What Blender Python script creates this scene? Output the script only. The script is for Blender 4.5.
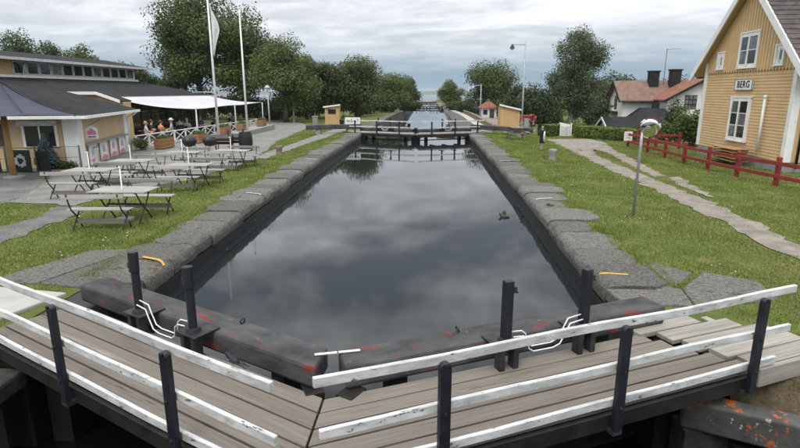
import bpy, bmesh, math, random
import numpy as np
from mathutils import Vector, Matrix
random.seed(7); rng = np.random.default_rng(7)
R = math.radians
sc = bpy.context.scene
for o in list(bpy.data.objects): bpy.data.objects.remove(o)
COL = sc.collection

# ------------------------------------------------------------------ camera
cam = bpy.data.cameras.new('camera'); camo = bpy.data.objects.new('camera', cam); COL.objects.link(camo)
cam.sensor_width = 36; cam.lens = 24.0; cam.clip_start = 0.05; cam.clip_end = 20000
camo.location = (0, 0, 2.75); camo.rotation_euler = (R(90 - 13.91), 0, R(3.13))
sc.camera = camo

# ------------------------------------------------------------------ sky, sun, exposure
SUN_EL, SUN_AZ = 55, 200            # azimuth clockwise from +Y
world = bpy.data.worlds.new('World'); sc.world = world; world.use_nodes = True
def make_world():
    nt = world.node_tree; N = nt.nodes; L = nt.links; N.clear()
    def n(t, **k):
        x = N.new(t)
        for a, b in k.items(): setattr(x, a, b)
        return x
    def math_(op, a, b=None, clamp=False):
        x = n('ShaderNodeMath', operation=op); x.use_clamp = clamp
        for i, v in enumerate((a, b)):
            if v is None: continue
            if hasattr(v, 'links'): L.new(v, x.inputs[i])
            else: x.inputs[i].default_value = v
        return x.outputs[0]
    out = n('ShaderNodeOutputWorld'); bg = n('ShaderNodeBackground'); bg.inputs[1].default_value = 0.10
    sky = n('ShaderNodeTexSky', sky_type='NISHITA'); sky.sun_disc = False
    sky.sun_elevation = R(SUN_EL); sky.sun_rotation = R(SUN_AZ); sky.dust_density = 3
    tc = n('ShaderNodeTexCoord'); sep = n('ShaderNodeSeparateXYZ'); L.new(tc.outputs['Generated'], sep.inputs[0])
    zc = math_('MAXIMUM', sep.outputs[2], 0.0)
    den = math_('ADD', zc, 0.14)
    u = math_('DIVIDE', sep.outputs[0], den); v = math_('DIVIDE', sep.outputs[1], den)
    cmb = n('ShaderNodeCombineXYZ'); L.new(math_('MULTIPLY', u, 0.72), cmb.inputs[0]); L.new(math_('MULTIPLY', v, 0.95), cmb.inputs[1])
    def noise(scale, det, rough, dist, off):
        mp = n('ShaderNodeMapping'); mp.inputs['Location'].default_value = off; L.new(cmb.outputs[0], mp.inputs[0])
        x = n('ShaderNodeTexNoise'); x.inputs['Scale'].default_value = scale; x.inputs['Detail'].default_value = det
        x.inputs['Roughness'].default_value = rough; x.inputs['Distortion'].default_value = dist
        L.new(mp.outputs[0], x.inputs['Vector']); return x.outputs[0]
    a = noise(1.0, 8, .6, .7, (3.1, 7.7, 0)); b = noise(3.0, 7, .62, .4, (9.3, 1.2, 0))
    mixn = math_('ADD', math_('MULTIPLY', a, .72), math_('MULTIPLY', b, .28))
    rmp = n('ShaderNodeValToRGB'); e = rmp.color_ramp.elements
    e[0].position = .30; e[0].color = (.30, .33, .37, 1); e[1].position = .78; e[1].color = (1.25, 1.25, 1.26, 1)
    m = rmp.color_ramp.elements.new(.49); m.color = (.62, .645, .68, 1)
    con = n('ShaderNodeMapRange'); con.inputs[1].default_value = .08; con.inputs[2].default_value = .30; con.inputs[3].default_value = .55; con.inputs[4].default_value = 2.7; L.new(zc, con.inputs[0])
    mixn = math_('ADD', math_('MULTIPLY', math_('SUBTRACT', mixn, .5), con.outputs[0]), .52)
    L.new(mixn, rmp.inputs[0])
    # bluer, thinner cloud near the horizon
    low = n('ShaderNodeMapRange'); low.inputs[1].default_value = .02; low.inputs[2].default_value = .125; low.interpolation_type = 'SMOOTHSTEP'
    wob = math_('ADD', sep.outputs[2], math_('MULTIPLY', math_('SUBTRACT', b, .5), .05)); L.new(wob, low.inputs[0])
    lm = n('ShaderNodeMix', data_type='RGBA'); L.new(low.outputs[0], lm.inputs['Factor'])
    lm.inputs['A'].default_value = (.25, .345, .43, 1); L.new(rmp.outputs[0], lm.inputs['B'])
    # an overcast sky is about twice as bright overhead as near the horizon
    gain = n('ShaderNodeMapRange'); gain.inputs[1].default_value = .15; gain.inputs[2].default_value = 1.0
    gain.inputs[3].default_value = 10.0; gain.inputs[4].default_value = 19.0; L.new(zc, gain.inputs[0])
    sca = n('ShaderNodeVectorMath', operation='SCALE'); L.new(lm.outputs['Result'], sca.inputs[0]); L.new(gain.outputs[0], sca.inputs['Scale'])
    fin = n('ShaderNodeMix', data_type='RGBA'); fin.inputs['Factor'].default_value = .9
    L.new(sky.outputs[0], fin.inputs['A']); L.new(sca.outputs[0], fin.inputs['B'])
    L.new(fin.outputs['Result'], bg.inputs[0]); L.new(bg.outputs[0], out.inputs[0])
make_world()
sun = bpy.data.lights.new('sun', 'SUN'); suno = bpy.data.objects.new('sun', sun); COL.objects.link(suno)
sun.energy = 1.3; sun.angle = R(25); sun.color = (1, .96, .9)
_d = Vector((math.sin(R(SUN_AZ))*math.cos(R(SUN_EL)), math.cos(R(SUN_AZ))*math.cos(R(SUN_EL)), math.sin(R(SUN_EL))))
suno.rotation_euler = _d.to_track_quat('Z', 'Y').to_euler(); suno.location = (0, 0, 60)
sc.view_settings.view_transform = 'Standard'; sc.view_settings.look = 'None'; sc.view_settings.gamma = 1
sc.view_settings.exposure = 0.44; sc.view_settings.use_curve_mapping = False
sc.render.engine = 'CYCLES'

# ------------------------------------------------------------------ materials
MT = {}
def pmat(name, c1, c2=None, sc_=3., rough=.75, bump=0., bsc=40., metal=0., stretch=(1, 1, 1), spots=None, spots2=None,
         coord='Object', rnd=0., detail=6, lo=.35, hi=.65, spec=.3, island=0., mid=None, bdist=.01):
    m = bpy.data.materials.new(name); m.use_nodes = True; nt = m.node_tree; N = nt.nodes; L = nt.links
    bs = N['Principled BSDF']; bs.inputs['Roughness'].default_value = rough; bs.inputs['Metallic'].default_value = metal
    bs.inputs['Specular IOR Level'].default_value = spec
    tc = N.new('ShaderNodeTexCoord'); src = tc.outputs[coord]
    if rnd or stretch != (1, 1, 1):
        oi = N.new('ShaderNodeObjectInfo'); mp = N.new('ShaderNodeMapping'); mp.inputs['Scale'].default_value = stretch
        ad = N.new('ShaderNodeVectorMath'); ad.operation = 'ADD'; ml = N.new('ShaderNodeMath'); ml.operation = 'MULTIPLY'; ml.inputs[1].default_value = 37.
        L.new(oi.outputs['Random'], ml.inputs[0]); L.new(ml.outputs[0], ad.inputs[1]); L.new(src, ad.inputs[0]); L.new(ad.outputs[0], mp.inputs[0]); src = mp.outputs[0]
    def noise(s, d=detail, r=.6):
        x = N.new('ShaderNodeTexNoise'); x.inputs['Scale'].default_value = s; x.inputs['Detail'].default_value = d; x.inputs['Roughness'].default_value = r
        L.new(src, x.inputs['Vector']); return x.outputs[0]
    def ramp(f, a, b, ca, cb, cm=None):
        r = N.new('ShaderNodeValToRGB'); e = r.color_ramp.elements; e[0].position = a; e[0].color = (*ca, 1); e[1].position = b; e[1].color = (*cb, 1)
        if cm: x = e.new((a + b)/2); x.color = (*cm, 1)
        L.new(f, r.inputs[0]); return r.outputs[0]
    def mix(f, a, b):
        x = N.new('ShaderNodeMix'); x.data_type = 'RGBA'; L.new(f, x.inputs['Factor'])
        for k, v in (('A', a), ('B', b)):
            if hasattr(v, 'links'): L.new(v, x.inputs[k])
            else: x.inputs[k].default_value = (*v, 1)
        return x.outputs['Result']
    col = ramp(noise(sc_), lo, hi, c1, c2 or c1, mid)
    for s in (spots, spots2):
        if s:  # (colour, scale, threshold, softness)
            f = noise(s[1], 8, .7); g = ramp(f, s[2], s[2] + s[3], (0, 0, 0), (1, 1, 1)); col = mix(g, col, s[0])
    if rnd or island:
        hs = N.new('ShaderNodeHueSaturation'); L.new(col, hs.inputs['Color']); mr = N.new('ShaderNodeMapRange')
        k = rnd or island; mr.inputs[3].default_value = 1 - k; mr.inputs[4].default_value = 1 + k
        if island: gg = N.new('ShaderNodeNewGeometry'); L.new(gg.outputs['Random Per Island'], mr.inputs[0])
        else: L.new(oi.outputs['Random'], mr.inputs[0])
        L.new(mr.outputs[0], hs.inputs['Value']); col = hs.outputs[0]
    L.new(col, bs.inputs['Base Color'])
    if bump:
        bp = N.new('ShaderNodeBump'); bp.inputs['Strength'].default_value = bump; bp.inputs['Distance'].default_value = bdist
        L.new(noise(bsc, 6, .65), bp.inputs['Height']); L.new(bp.outputs[0], bs.inputs['Normal'])
    MT[name] = m; return m
def leafmat(name, c1, c2, c3=None, trans=.25, isl=.35, sc_=.35):
    m = pmat(name, c1, c2, sc_=sc_, rough=.55, coord='Object', island=isl, detail=4, mid=c3, spec=.25)
    nt = m.node_tree; N = nt.nodes; L = nt.links; bs = N['Principled BSDF']; out = N['Material Output']
    tr = N.new('ShaderNodeBsdfTranslucent'); mx = N.new('ShaderNodeMixShader'); mx.inputs[0].default_value = trans
    L.new(bs.inputs['Base Color'].links[0].from_socket, tr.inputs[0]); L.new(bs.outputs[0], mx.inputs[1]); L.new(tr.outputs[0], mx.inputs[2]); L.new(mx.outputs[0], out.inputs[0])
    return m
def watermat(name, c, bump, bsc, rough=.03, stretch=(1, 1, 1)):
    m = pmat(name, c, c, rough=rough, bump=bump, bsc=bsc, spec=.5, stretch=stretch, bdist=.02); m.node_tree.nodes['Principled BSDF'].inputs['IOR'].default_value = 1.33
    return m
pmat('grass_ground', (.065, .085, .022), (.12, .13, .04), sc_=.9, rough=.95, bump=.6, bsc=45, spots=((.20, .165, .072), .55, .56, .16), spots2=((.06, .1, .015), 3.5, .55, .2), spec=.1)
pmat('rough_ground', (.05, .075, .02), (.10, .11, .035), sc_=.3, rough=.95, bump=.4, bsc=10, spec=.1)
leafmat('grass_blade', (.125, .180, .032), (.235, .285, .075), trans=.3, isl=.3, sc_=1.1)
leafmat('dry_blade', (.19, .18, .06), (.27, .23, .10), trans=.2, isl=.3, sc_=.8)
pmat('gravel_path', (.18, .158, .135), (.28, .25, .215), sc_=2.2, rough=.95, bump=.7, bsc=90, spots=((.11, .12, .05), 1.4, .60, .12), spec=.1)
pmat('paving', (.155, .155, .15), (.225, .22, .205), sc_=1.6, rough=.9, bump=.4, bsc=70, spots=((.115, .115, .11), 2.5, .6, .1), spec=.15)
pmat('asphalt', (.10, .10, .10), (.17, .168, .16), sc_=1.3, rough=.9, bump=.5, bsc=110, spec=.15)
pmat('soil', (.05, .04, .027), (.12, .095, .06), sc_=6, rough=.95, bump=.8, bsc=60, spec=.1)
pmat('coping_stone', (.075, .072, .064), (.175, .168, .152), sc_=24, rough=.92, bump=.9, bsc=70, rnd=.20, spots=((.36, .35, .32), 26, .63, .04), spots2=((.058, .062, .036), 4, .56, .12), spec=.12, bdist=.012)
pmat('wet_shaded_stone', (.007, .007, .006), (.020, .019, .017), sc_=3, rough=.5, bump=.8, bsc=14, spec=.4)  # wet on the lock walls; near black for shade on the pool walls
pmat('pit_stone', (.04, .04, .037), (.085, .082, .075), sc_=2.5, rough=.8, bump=.9, bsc=14, spots=((.02, .02, .018), 2, .5, .2))
watermat('water', (.011, .015, .016), .014, 3.6, rough=.006, stretch=(.6, 1.6, 1))
watermat('pit_water', (.004, .005, .004), .03, 3)
watermat('lake_water', (.02, .03, .04), .25, .05, rough=.15)
pmat('deck_wood', (.145, .127, .107), (.225, .203, .177), sc_=4.0, rough=.9, bump=.8, bsc=9, stretch=(.45, 9., 9.), rnd=.12, lo=.25, hi=.75, spots=((.085, .072, .06), 2.0, .61, .06), spots2=((.30, .28, .25), .8, .60, .12), spec=.12)
pmat('pale_wood', (.22, .205, .18), (.33, .31, .275), sc_=4.5, rough=.88, bump=.45, bsc=22, stretch=(.22, 4.5, 4.5), rnd=.1, spec=.2)
pmat('table_wood', (.23, .22, .205), (.37, .355, .33), sc_=4, rough=.88, bump=.3, bsc=20, stretch=(.3, 4, 4), rnd=.1, spec=.2)
pmat('white_paint_worn', (.40, .40, .39), (.66, .66, .65), sc_=5, rough=.6, bump=.3, bsc=20, stretch=(.7, 2, 2), rnd=.04, spots=((.07, .066, .06), 11, .60, .04), spots2=((.34, .335, .32), 3.5, .54, .14))
pmat('navy_black_paint', (.010, .011, .016), (.020, .021, .028), sc_=6, rough=.45, bump=.3, bsc=30, spots=((.10, .10, .10), 22, .70, .03), spec=.4)
pmat('beam_tar', (.036, .036, .038), (.082, .082, .084), sc_=2.6, rough=.8, bump=.8, bsc=20, stretch=(.8, 1.5, 1.5), spots=((.17, .034, .028), 4.0, .585, .06), spots2=((.22, .10, .06), 6.5, .635, .03), spec=.2)
pmat('fender_tar', (.04, .04, .038), (.10, .10, .094), sc_=3, rough=.7, bump=.7, bsc=20, spots=((.40, .10, .035), 3.4, .56, .03), spots2=((.38, .37, .35), 9, .61, .03))
pmat('iron_dark', (.025, .026, .027), (.055, .056, .057), sc_=8, rough=.55, bump=.3, bsc=30, metal=.3)
pmat('iron_rust', (.035, .03, .026), (.09, .06, .04), sc_=8, rough=.75, bump=.4, bsc=30)
pmat('wet_wood', (.008, .008, .007), (.022, .020, .017), sc_=4, rough=.6, bump=.5, bsc=14)
pmat('white_paint', (.70, .70, .68), (.79, .79, .77), sc_=3, rough=.55, spots=((.5, .49, .46), 4, .62, .2))
pmat('white_rod', (.62, .62, .62), (.78, .78, .78), sc_=20, rough=.45)
pmat('yellow_mark', (.52, .27, .035), (.62, .36, .06), sc_=20, rough=.8, spots=((.2, .19, .17), 14, .56, .08))
pmat('white_mark', (.55, .55, .53), (.70, .70, .68), sc_=20, rough=.8, spots=((.2, .2, .18), 16, .56, .08))
pmat('ochre_boards', (.55, .375, .19), (.61, .43, .23), sc_=1.5, rough=.65, bump=.15, bsc=30, spots=((.48, .315, .145), 1.1, .58, .2))
pmat('cream_boards', (.46, .34, .20), (.53, .40, .25), sc_=1.5, rough=.7, bump=.15, bsc=30, spots=((.40, .30, .18), 1.5, .6, .2))
pmat('ochre_booth', (.46, .31, .14), (.53, .37, .18), sc_=2, rough=.7, bump=.15, bsc=30)
pmat('roof_felt', (.017, .0175, .0185), (.033, .033, .034), sc_=1.2, rough=.9, bump=.5, bsc=30, spots=((.05, .045, .04), .9, .6, .2), spec=.15)
pmat('roof_slate', (.05, .042, .042), (.10, .082, .078), sc_=3, rough=.8, bump=.8, bsc=14, spots=((.16, .14, .13), 8, .6, .08))
pmat('roof_brown_tile', (.15, .09, .07), (.22, .14, .11), sc_=2, rough=.85, bump=.8, bsc=8)
pmat('roof_red_tile', (.17, .07, .045), (.25, .11, .07), sc_=1.5, rough=.85, bump=.8, bsc=8, spots=((.16, .07, .04), 1.2, .58, .15))
pmat('white_render', (.60, .60, .585), (.70, .70, .685), sc_=1.1, rough=.9, bump=.2, bsc=20, spots=((.5, .49, .47), .8, .58, .2))
pmat('glass_dark', (.016, .019, .022), (.03, .034, .038), sc_=1.2, rough=.06, spec=.6)
pmat('glass_curtain', (.05, .055, .06), (.22, .22, .22), sc_=2.5, rough=.1, spec=.6)
pmat('plinth_grey', (.20, .21, .23), (.27, .28, .30), sc_=2, rough=.9, bump=.3, bsc=20)
pmat('red_paint', (.19, .022, .020), (.26, .034, .028), sc_=4, rough=.6, bump=.2, bsc=20, rnd=.06, spots=((.20, .03, .028), 5, .6, .1))
pmat('zinc', (.30, .31, .32), (.40, .41, .42), sc_=6, rough=.5, metal=.5)
pmat('grey_paint', (.20, .21, .215), (.27, .28, .285), sc_=3, rough=.6)
pmat('mirror_glass', (.85, .86, .86), (.88, .88, .88), rough=.03, metal=1.)
pmat('black_plastic', (.012, .012, .013), (.02, .02, .021), rough=.4, spec=.4)
pmat('dark_interior', (.022, .018, .015), (.05, .04, .032), sc_=1.2, rough=.9)
pmat('brown_wall', (.06, .045, .034), (.10, .078, .058), sc_=1.5, rough=.85)
pmat('sail_cloth', (.44, .44, .455), (.51, .51, .52), sc_=.5, rough=.85)
pmat('navy_cloth', (.050, .056, .082), (.072, .078, .105), sc_=.8, rough=.8)
pmat('planter_wood', (.23, .115, .05), (.31, .165, .075), sc_=4, rough=.75, stretch=(.4, 3, 3), bump=.2, bsc=20, rnd=.1)
pmat('post_wood', (.33, .19, .075), (.42, .25, .11), sc_=4, rough=.75, bump=.3)
pmat('concrete', (.21, .208, .20), (.29, .285, .27), sc_=2, rough=.9, bump=.3, bsc=30)
pmat('pale_concrete', (.31, .30, .28), (.41, .395, .37), sc_=1.5, rough=.9, bump=.3, bsc=20)
pmat('brick_brown', (.17, .12, .095), (.25, .19, .15), sc_=3, rough=.9, bump=.4, bsc=20)
pmat('bark', (.055, .045, .036), (.105, .09, .072), sc_=5, rough=.95, bump=.8, bsc=14, stretch=(1, 1, .25))
pmat('birch_bark', (.42, .41, .38), (.58, .57, .53), sc_=3, rough=.85, bump=.3, spots=((.05, .045, .04), 4, .58, .06), stretch=(1, 1, 2))
leafmat('leaf_oak', (0.056, 0.084, 0.024), (0.118, 0.152, 0.048), trans=.28)
leafmat('leaf_lime', (0.076, 0.106, 0.032), (0.145, 0.184, 0.056), trans=.28)
leafmat('leaf_dark', (0.038, 0.06, 0.022), (0.078, 0.104, 0.038), trans=.28)
leafmat('leaf_birch', (0.064, 0.088, 0.042), (0.122, 0.15, 0.072), trans=.28, sc_=.6)
leafmat('leaf_hedge', (.075, .12, .020), (.14, .19, .035), trans=.25, sc_=1.5)
leafmat('leaf_shrub', (.055, .095, .022), (.11, .155, .04), trans=.25, sc_=1.0)
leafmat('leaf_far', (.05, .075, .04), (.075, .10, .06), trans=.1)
leafmat('spruce_needle', (.055, .10, .105), (.09, .14, .145), trans=.1, sc_=2)
leafmat('flower_white', (.55, .55, .5), (.7, .7, .62), trans=.2)
pmat('skin', (.55, .33, .24), (.60, .37, .27), rough=.55)
pmat('hair_brown', (.07, .04, .025), (.11, .07, .04), sc_=20, rough=.6)
pmat('hair_fair', (.34, .22, .11), (.44, .30, .16), sc_=20, rough=.6)
pmat('cloth_white', (.6, .6, .6), (.7, .7, .7), rough=.85); pmat('cloth_orange', (.55, .20, .10), (.6, .25, .12), rough=.85)
pmat('cloth_blue', (.05, .07, .16), (.07, .10, .2), rough=.85); pmat('cloth_dark', (.03, .03, .035), (.05, .05, .055), rough=.85)
pmat('cloth_grey', (.33, .36, .4), (.4, .43, .46), rough=.85)
pmat('pink_print', (.55, .16, .24), (.62, .26, .32), rough=.6); pmat('poster_white', (.62, .60, .60), (.72, .70, .70), sc_=4, rough=.6)
pmat('poster_grey', (.28, .28, .3), (.42, .42, .44), sc_=12, rough=.6); pmat('letter_black', (.015, .015, .015), (.02, .02, .02), rough=.6)
pmat('board_black', (.012, .012, .013), (.022, .022, .024), rough=.5); pmat('chalk', (.30, .31, .32), (.46, .47, .48), sc_=9, rough=.8)
pmat('feather_brown', (.035, .028, .022), (.08, .065, .05), sc_=12, rough=.8); pmat('feather_dark', (.008, .009, .014), (.014, .016, .024), rough=.5)
pmat('feather_pale', (.5, .46, .4), (.6, .56, .5), rough=.8); pmat('beak', (.35, .22, .05), (.4, .26, .07), rough=.5)
pmat('flower_pink', (.55, .08, .16), (.65, .14, .22), rough=.7); pmat('blue_plastic', (.03, .12, .35), (.04, .15, .4), rough=.5)
pmat('lamp_lens', (.6, .6, .58), (.65, .65, .63), rough=.3); pmat('warm_bulb', (.8, .5, .12), (.85, .55, .15), rough=.4)

# ------------------------------------------------------------------ mesh helpers
class MB:
    def __init__(s): s.v = []; s.f = []
    def add(s, vs, fs):
        k = len(s.v); s.v += [tuple(p) for p in vs]; s.f += [tuple(i + k for i in q) for q in fs]; return s
    def hexa(s, p): return s.add(p, [(3, 2, 1, 0), (4, 5, 6, 7), (0, 1, 5, 4), (1, 2, 6, 5), (2, 3, 7, 6), (3, 0, 4, 7)])
    def box(s, x0, x1, y0, y1, z0, z1): return s.hexa([(x0, y0, z0), (x1, y0, z0), (x1, y1, z0), (x0, y1, z0), (x0, y0, z1), (x1, y0, z1), (x1, y1, z1), (x0, y1, z1)])
    def beam(s, p, q, w, h, side=None):
        p = Vector(p); q = Vector(q); d = (q - p).normalized()
        if side is None: side = d.cross(Vector((0, 0, 1)))
        if side.length < 1e-4: side = Vector((1, 0, 0))
        side = Vector(side).normalized(); u = side.cross(d).normalized(); a = side*w/2; b = u*h/2
        return s.hexa([p - a - b, p + a - b, q + a - b, q - a - b, p - a + b, p + a + b, q + a + b, q - a + b])
    def prism(s, poly, ext):
        n = len(poly); ext = Vector(ext); vs = [Vector(p) for p in poly]; vs += [p + ext for p in vs[:n]]
        return s.add(vs, [tuple(reversed(range(n))), tuple(range(n, 2*n))] + [(i, (i + 1) % n, (i + 1) % n + n, i + n) for i in range(n)])
    def cyl(s, p, q, r0, r1=None, n=10, caps=True): return s.tube([p, q], [r0, r0 if r1 is None else r1], n, caps)
    def tube(s, pts, r, n=8, caps=True):
        pts = [Vector(p) for p in pts]; m = len(pts)
        if not isinstance(r, (list, tuple)): r = [r]*m
        k = len(s.v); pu = None
        for i, p in enumerate(pts):
            d = (pts[min(i + 1, m - 1)] - pts[max(i - 1, 0)]).normalized()
            a = pu if pu is not None else (Vector((1, 0, 0)) if abs(d.x) < .9 else Vector((0, 1, 0)))
            a = (a - d*a.dot(d)).normalized(); b = d.cross(a); pu = a
            for j in range(n):
                t = 2*math.pi*j/n; s.v.append(tuple(p + a*math.cos(t)*r[i] + b*math.sin(t)*r[i]))
        for i in range(m - 1):
            for j in range(n): s.f.append((k + i*n + j, k + i*n + (j + 1) % n, k + (i + 1)*n + (j + 1) % n, k + (i + 1)*n + j))
        if caps: s.f.append(tuple(k + j for j in reversed(range(n)))); s.f.append(tuple(k + (m - 1)*n + j for j in range(n)))
        return s
    def lathe(s, prof, c=(0, 0, 0), n=14):
        k = len(s.v); c = Vector(c)
        for r, z in prof:
            for j in range(n): t = 2*math.pi*j/n; s.v.append((c.x + r*math.cos(t), c.y + r*math.sin(t), c.z + z))
        for i in range(len(prof) - 1):
            for j in range(n): s.f.append((k + i*n + j, k + i*n + (j + 1) % n, k + (i + 1)*n + (j + 1) % n, k + (i + 1)*n + j))
        s.f.append(tuple(k + j for j in reversed(range(n)))); s.f.append(tuple(k + (len(prof) - 1)*n + j for j in range(n))); return s
    def torus(s, c, R_, r, nrm=(0, 0, 1), n=20, m=8):
        q = Vector(nrm).to_track_quat('Z', 'Y'); c = Vector(c); k = len(s.v)
        for i in range(n):
            a = 2*math.pi*i/n
            for j in range(m):
                b = 2*math.pi*j/m; s.v.append(tuple(c + q @ Vector(((R_ + r*math.cos(b))*math.cos(a), (R_ + r*math.cos(b))*math.sin(a), r*math.sin(b)))))
        for i in range(n):
            for j in range(m): s.f.append((k + i*m + j, k + ((i + 1) % n)*m + j, k + ((i + 1) % n)*m + (j + 1) % m, k + i*m + (j + 1) % m))
        return s
    def sphere(s, c, r, n=10, m=7):
        rx, ry, rz = (r, r, r) if not isinstance(r, (tuple, list)) else r; k = len(s.v)
        for i in range(m + 1):
            ph = math.pi*i/m
            for j in range(n): t = 2*math.pi*j/n; s.v.append((c[0] + rx*math.sin(ph)*math.cos(t), c[1] + ry*math.sin(ph)*math.sin(t), c[2] + rz*math.cos(ph)))
        for i in range(m):
            for j in range(n): s.f.append((k + i*n + j, k + (i + 1)*n + j, k + (i + 1)*n + (j + 1) % n, k + i*n + (j + 1) % n))
        return s
    def grid(s, fn, nu, nv, thick=None):
        k = len(s.v)
        for i in range(nu + 1):
            for j in range(nv + 1): s.v.append(tuple(fn(i/nu, j/nv)))
        for i in range(nu):
            for j in range(nv): a = k + i*(nv + 1) + j; s.f.append((a, a + nv + 1, a + nv + 2, a + 1))
        return s
    def build(s, name, mat, parent=None, W=False, smooth=False, bev=0., loc=None, rotz=0., solid=0.):
        me = bpy.data.meshes.new(name); vs = s.v
        if W and parent is not None:
            M = Matrix.Identity(4); q = parent
            while q is not None: M = Matrix.Translation(q.location) @ Matrix.Rotation(q.rotation_euler.z, 4, 'Z') @ M; q = q.parent
            M = M.inverted(); vs = [tuple(M @ Vector(p)) for p in vs]
        me.from_pydata(vs, [], s.f); me.update()
        bm = bmesh.new(); bm.from_mesh(me); bmesh.ops.remove_doubles(bm, verts=bm.verts, dist=1e-5); bmesh.ops.recalc_face_normals(bm, faces=bm.faces); bm.to_mesh(me); bm.free()
        me.materials.append(MT[mat])
        if smooth:
            me.polygons.foreach_set('use_smooth', [True]*len(me.polygons))
            if smooth != True: me.set_sharp_from_angle(angle=R(smooth))
        o = bpy.data.objects.new(name, me); COL.objects.link(o); o.parent = parent
        if loc: o.location = loc
        o.rotation_euler.z = rotz
        if bev: b = o.modifiers.new('bevel', 'BEVEL'); b.width = bev; b.segments = 2; b.limit_method = 'ANGLE'
        if solid: b = o.modifiers.new('solid', 'SOLIDIFY'); b.thickness = solid; b.offset = 0
        return o
def tag(o, label, cat, group=None):
    o['label'] = label; o['category'] = cat
    if group: o['group'] = group
    return o
def thing(name, label, cat, loc=(0, 0, 0), rotz=0., group=None):
    o = bpy.data.objects.new(name, None); COL.objects.link(o); o.location = loc; o.rotation_euler.z = rotz; o.empty_display_size = .2
    return tag(o, label, cat, group)
def struct(o): o['kind'] = 'structure'; return o
def dup(o, parent=None):
    c = o.copy(); COL.objects.link(c); c.parent = parent
    for ch in list(o.children): dup(ch, c)
    return c
def dup_at(o, loc, rotz, label, sc_=None):
    c = dup(o); c.location = loc; c.rotation_euler.z = rotz; c['label'] = label
    if sc_: c.scale = sc_
    return c
def sm(t): t = np.clip(t, 0, 1); return t*t*(3 - 2*t)
def gz(x, y):
    x = np.asarray(x, float); y = np.asarray(y, float)
    t = np.where(x < -.9, sm((-5.5 - x)/5), sm((x - 3.6)/5))
    return -.3*t*sm((y - 10)/15) - 1.2*sm((y - 55)/90) - 13*sm((y - 200)/500) - 3.0*sm((x - 10.5)/6)*sm((y - 38.5)/9)*(x > 5)*(1 - sm((y - 97)/300))
def G(x, y): return float(gz(x, y))

# ------------------------------------------------------------------ ground, water, paths
def ground():
    xs = sorted(set([-4000, -1500, -700, -350, -200, -120] + list(np.linspace(-80, -36, 6)) + list(np.arange(-32, -6.6, 1.6)) + [-6.6, -5.9, -5.4, -4.95, 3.0, 3.5, 4.0, 4.95] + list(np.arange(5.6, 34, 1.6)) + list(np.linspace(38, 80, 6)) + [120, 200, 350, 700, 1500, 4000]))
    ys = sorted(set([-600, -200, -80, -30, -12, -6, -3, 0, 2.5, 5.3] + list(np.arange(6.5, 60, 1.5)) + list(np.linspace(62, 97, 14)) + [110, 130, 150, 180, 210, 250, 302, 350, 420, 500, 600, 700, 900, 1600, 3000, 6000]))
    V = []; F = []
    for y in ys:
        for x in xs: V.append((x, y, G(x, y) if y > 5 else min(0, G(x, 5.3))))
    n = len(xs)
    for j in range(len(ys) - 1):
        for i in range(n - 1):
            cx, cy = (xs[i] + xs[i + 1])/2, (ys[j] + ys[j + 1])/2
            if 5.3 < cy < 302 and -4.95 < cx < 3.0: continue
            if 39.5 < cy < 150 and -4.95 < cx < 4.0: continue
            if -6 < cy < 5.3 and -6.6 < cx < 4.95: continue
            F.append((j*n + i, j*n + i + 1, (j + 1)*n + i + 1, (j + 1)*n + i))
    m = MB(); m.v = V; m.f = F
    return struct(m.build('ground', 'grass_ground', smooth=True))
ground()
def sheet(name, x0, x1, y0, y1, z, mat):
    m = MB(); m.add([(x0, y0, z), (x1, y0, z), (x1, y1, z), (x0, y1, z)], [(0, 1, 2, 3)]); return struct(m.build(name, mat))
def vsheet(name, pts, z, mat):
    return struct(MB().add([(x, y, z) for x, y in pts], [tuple(range(len(pts)))]).build(name, mat))
vsheet('chamber_water', [(-5.2, 37.9), (-5.2, 6.74), (-.93, 4.37), (3.2, 6.25), (3.2, 37.9)], -.45, 'water')
vsheet('lower_pool_water', [(-6.7, -6), (5.0, -6), (5.0, 7.0), (-.93, 4.32), (-6.7, 7.5)], -1.35, 'pit_water')
sheet('basin_water', -5.2, 4.6, 37.9, 161, -2.0, 'water')
sheet('lower_basin_water', -6.0, 3.4, 161.5, 302, -3.35, 'water')
sheet('lake', -6000, 6000, 640, 6000, -12.9, 'lake_water')

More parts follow.
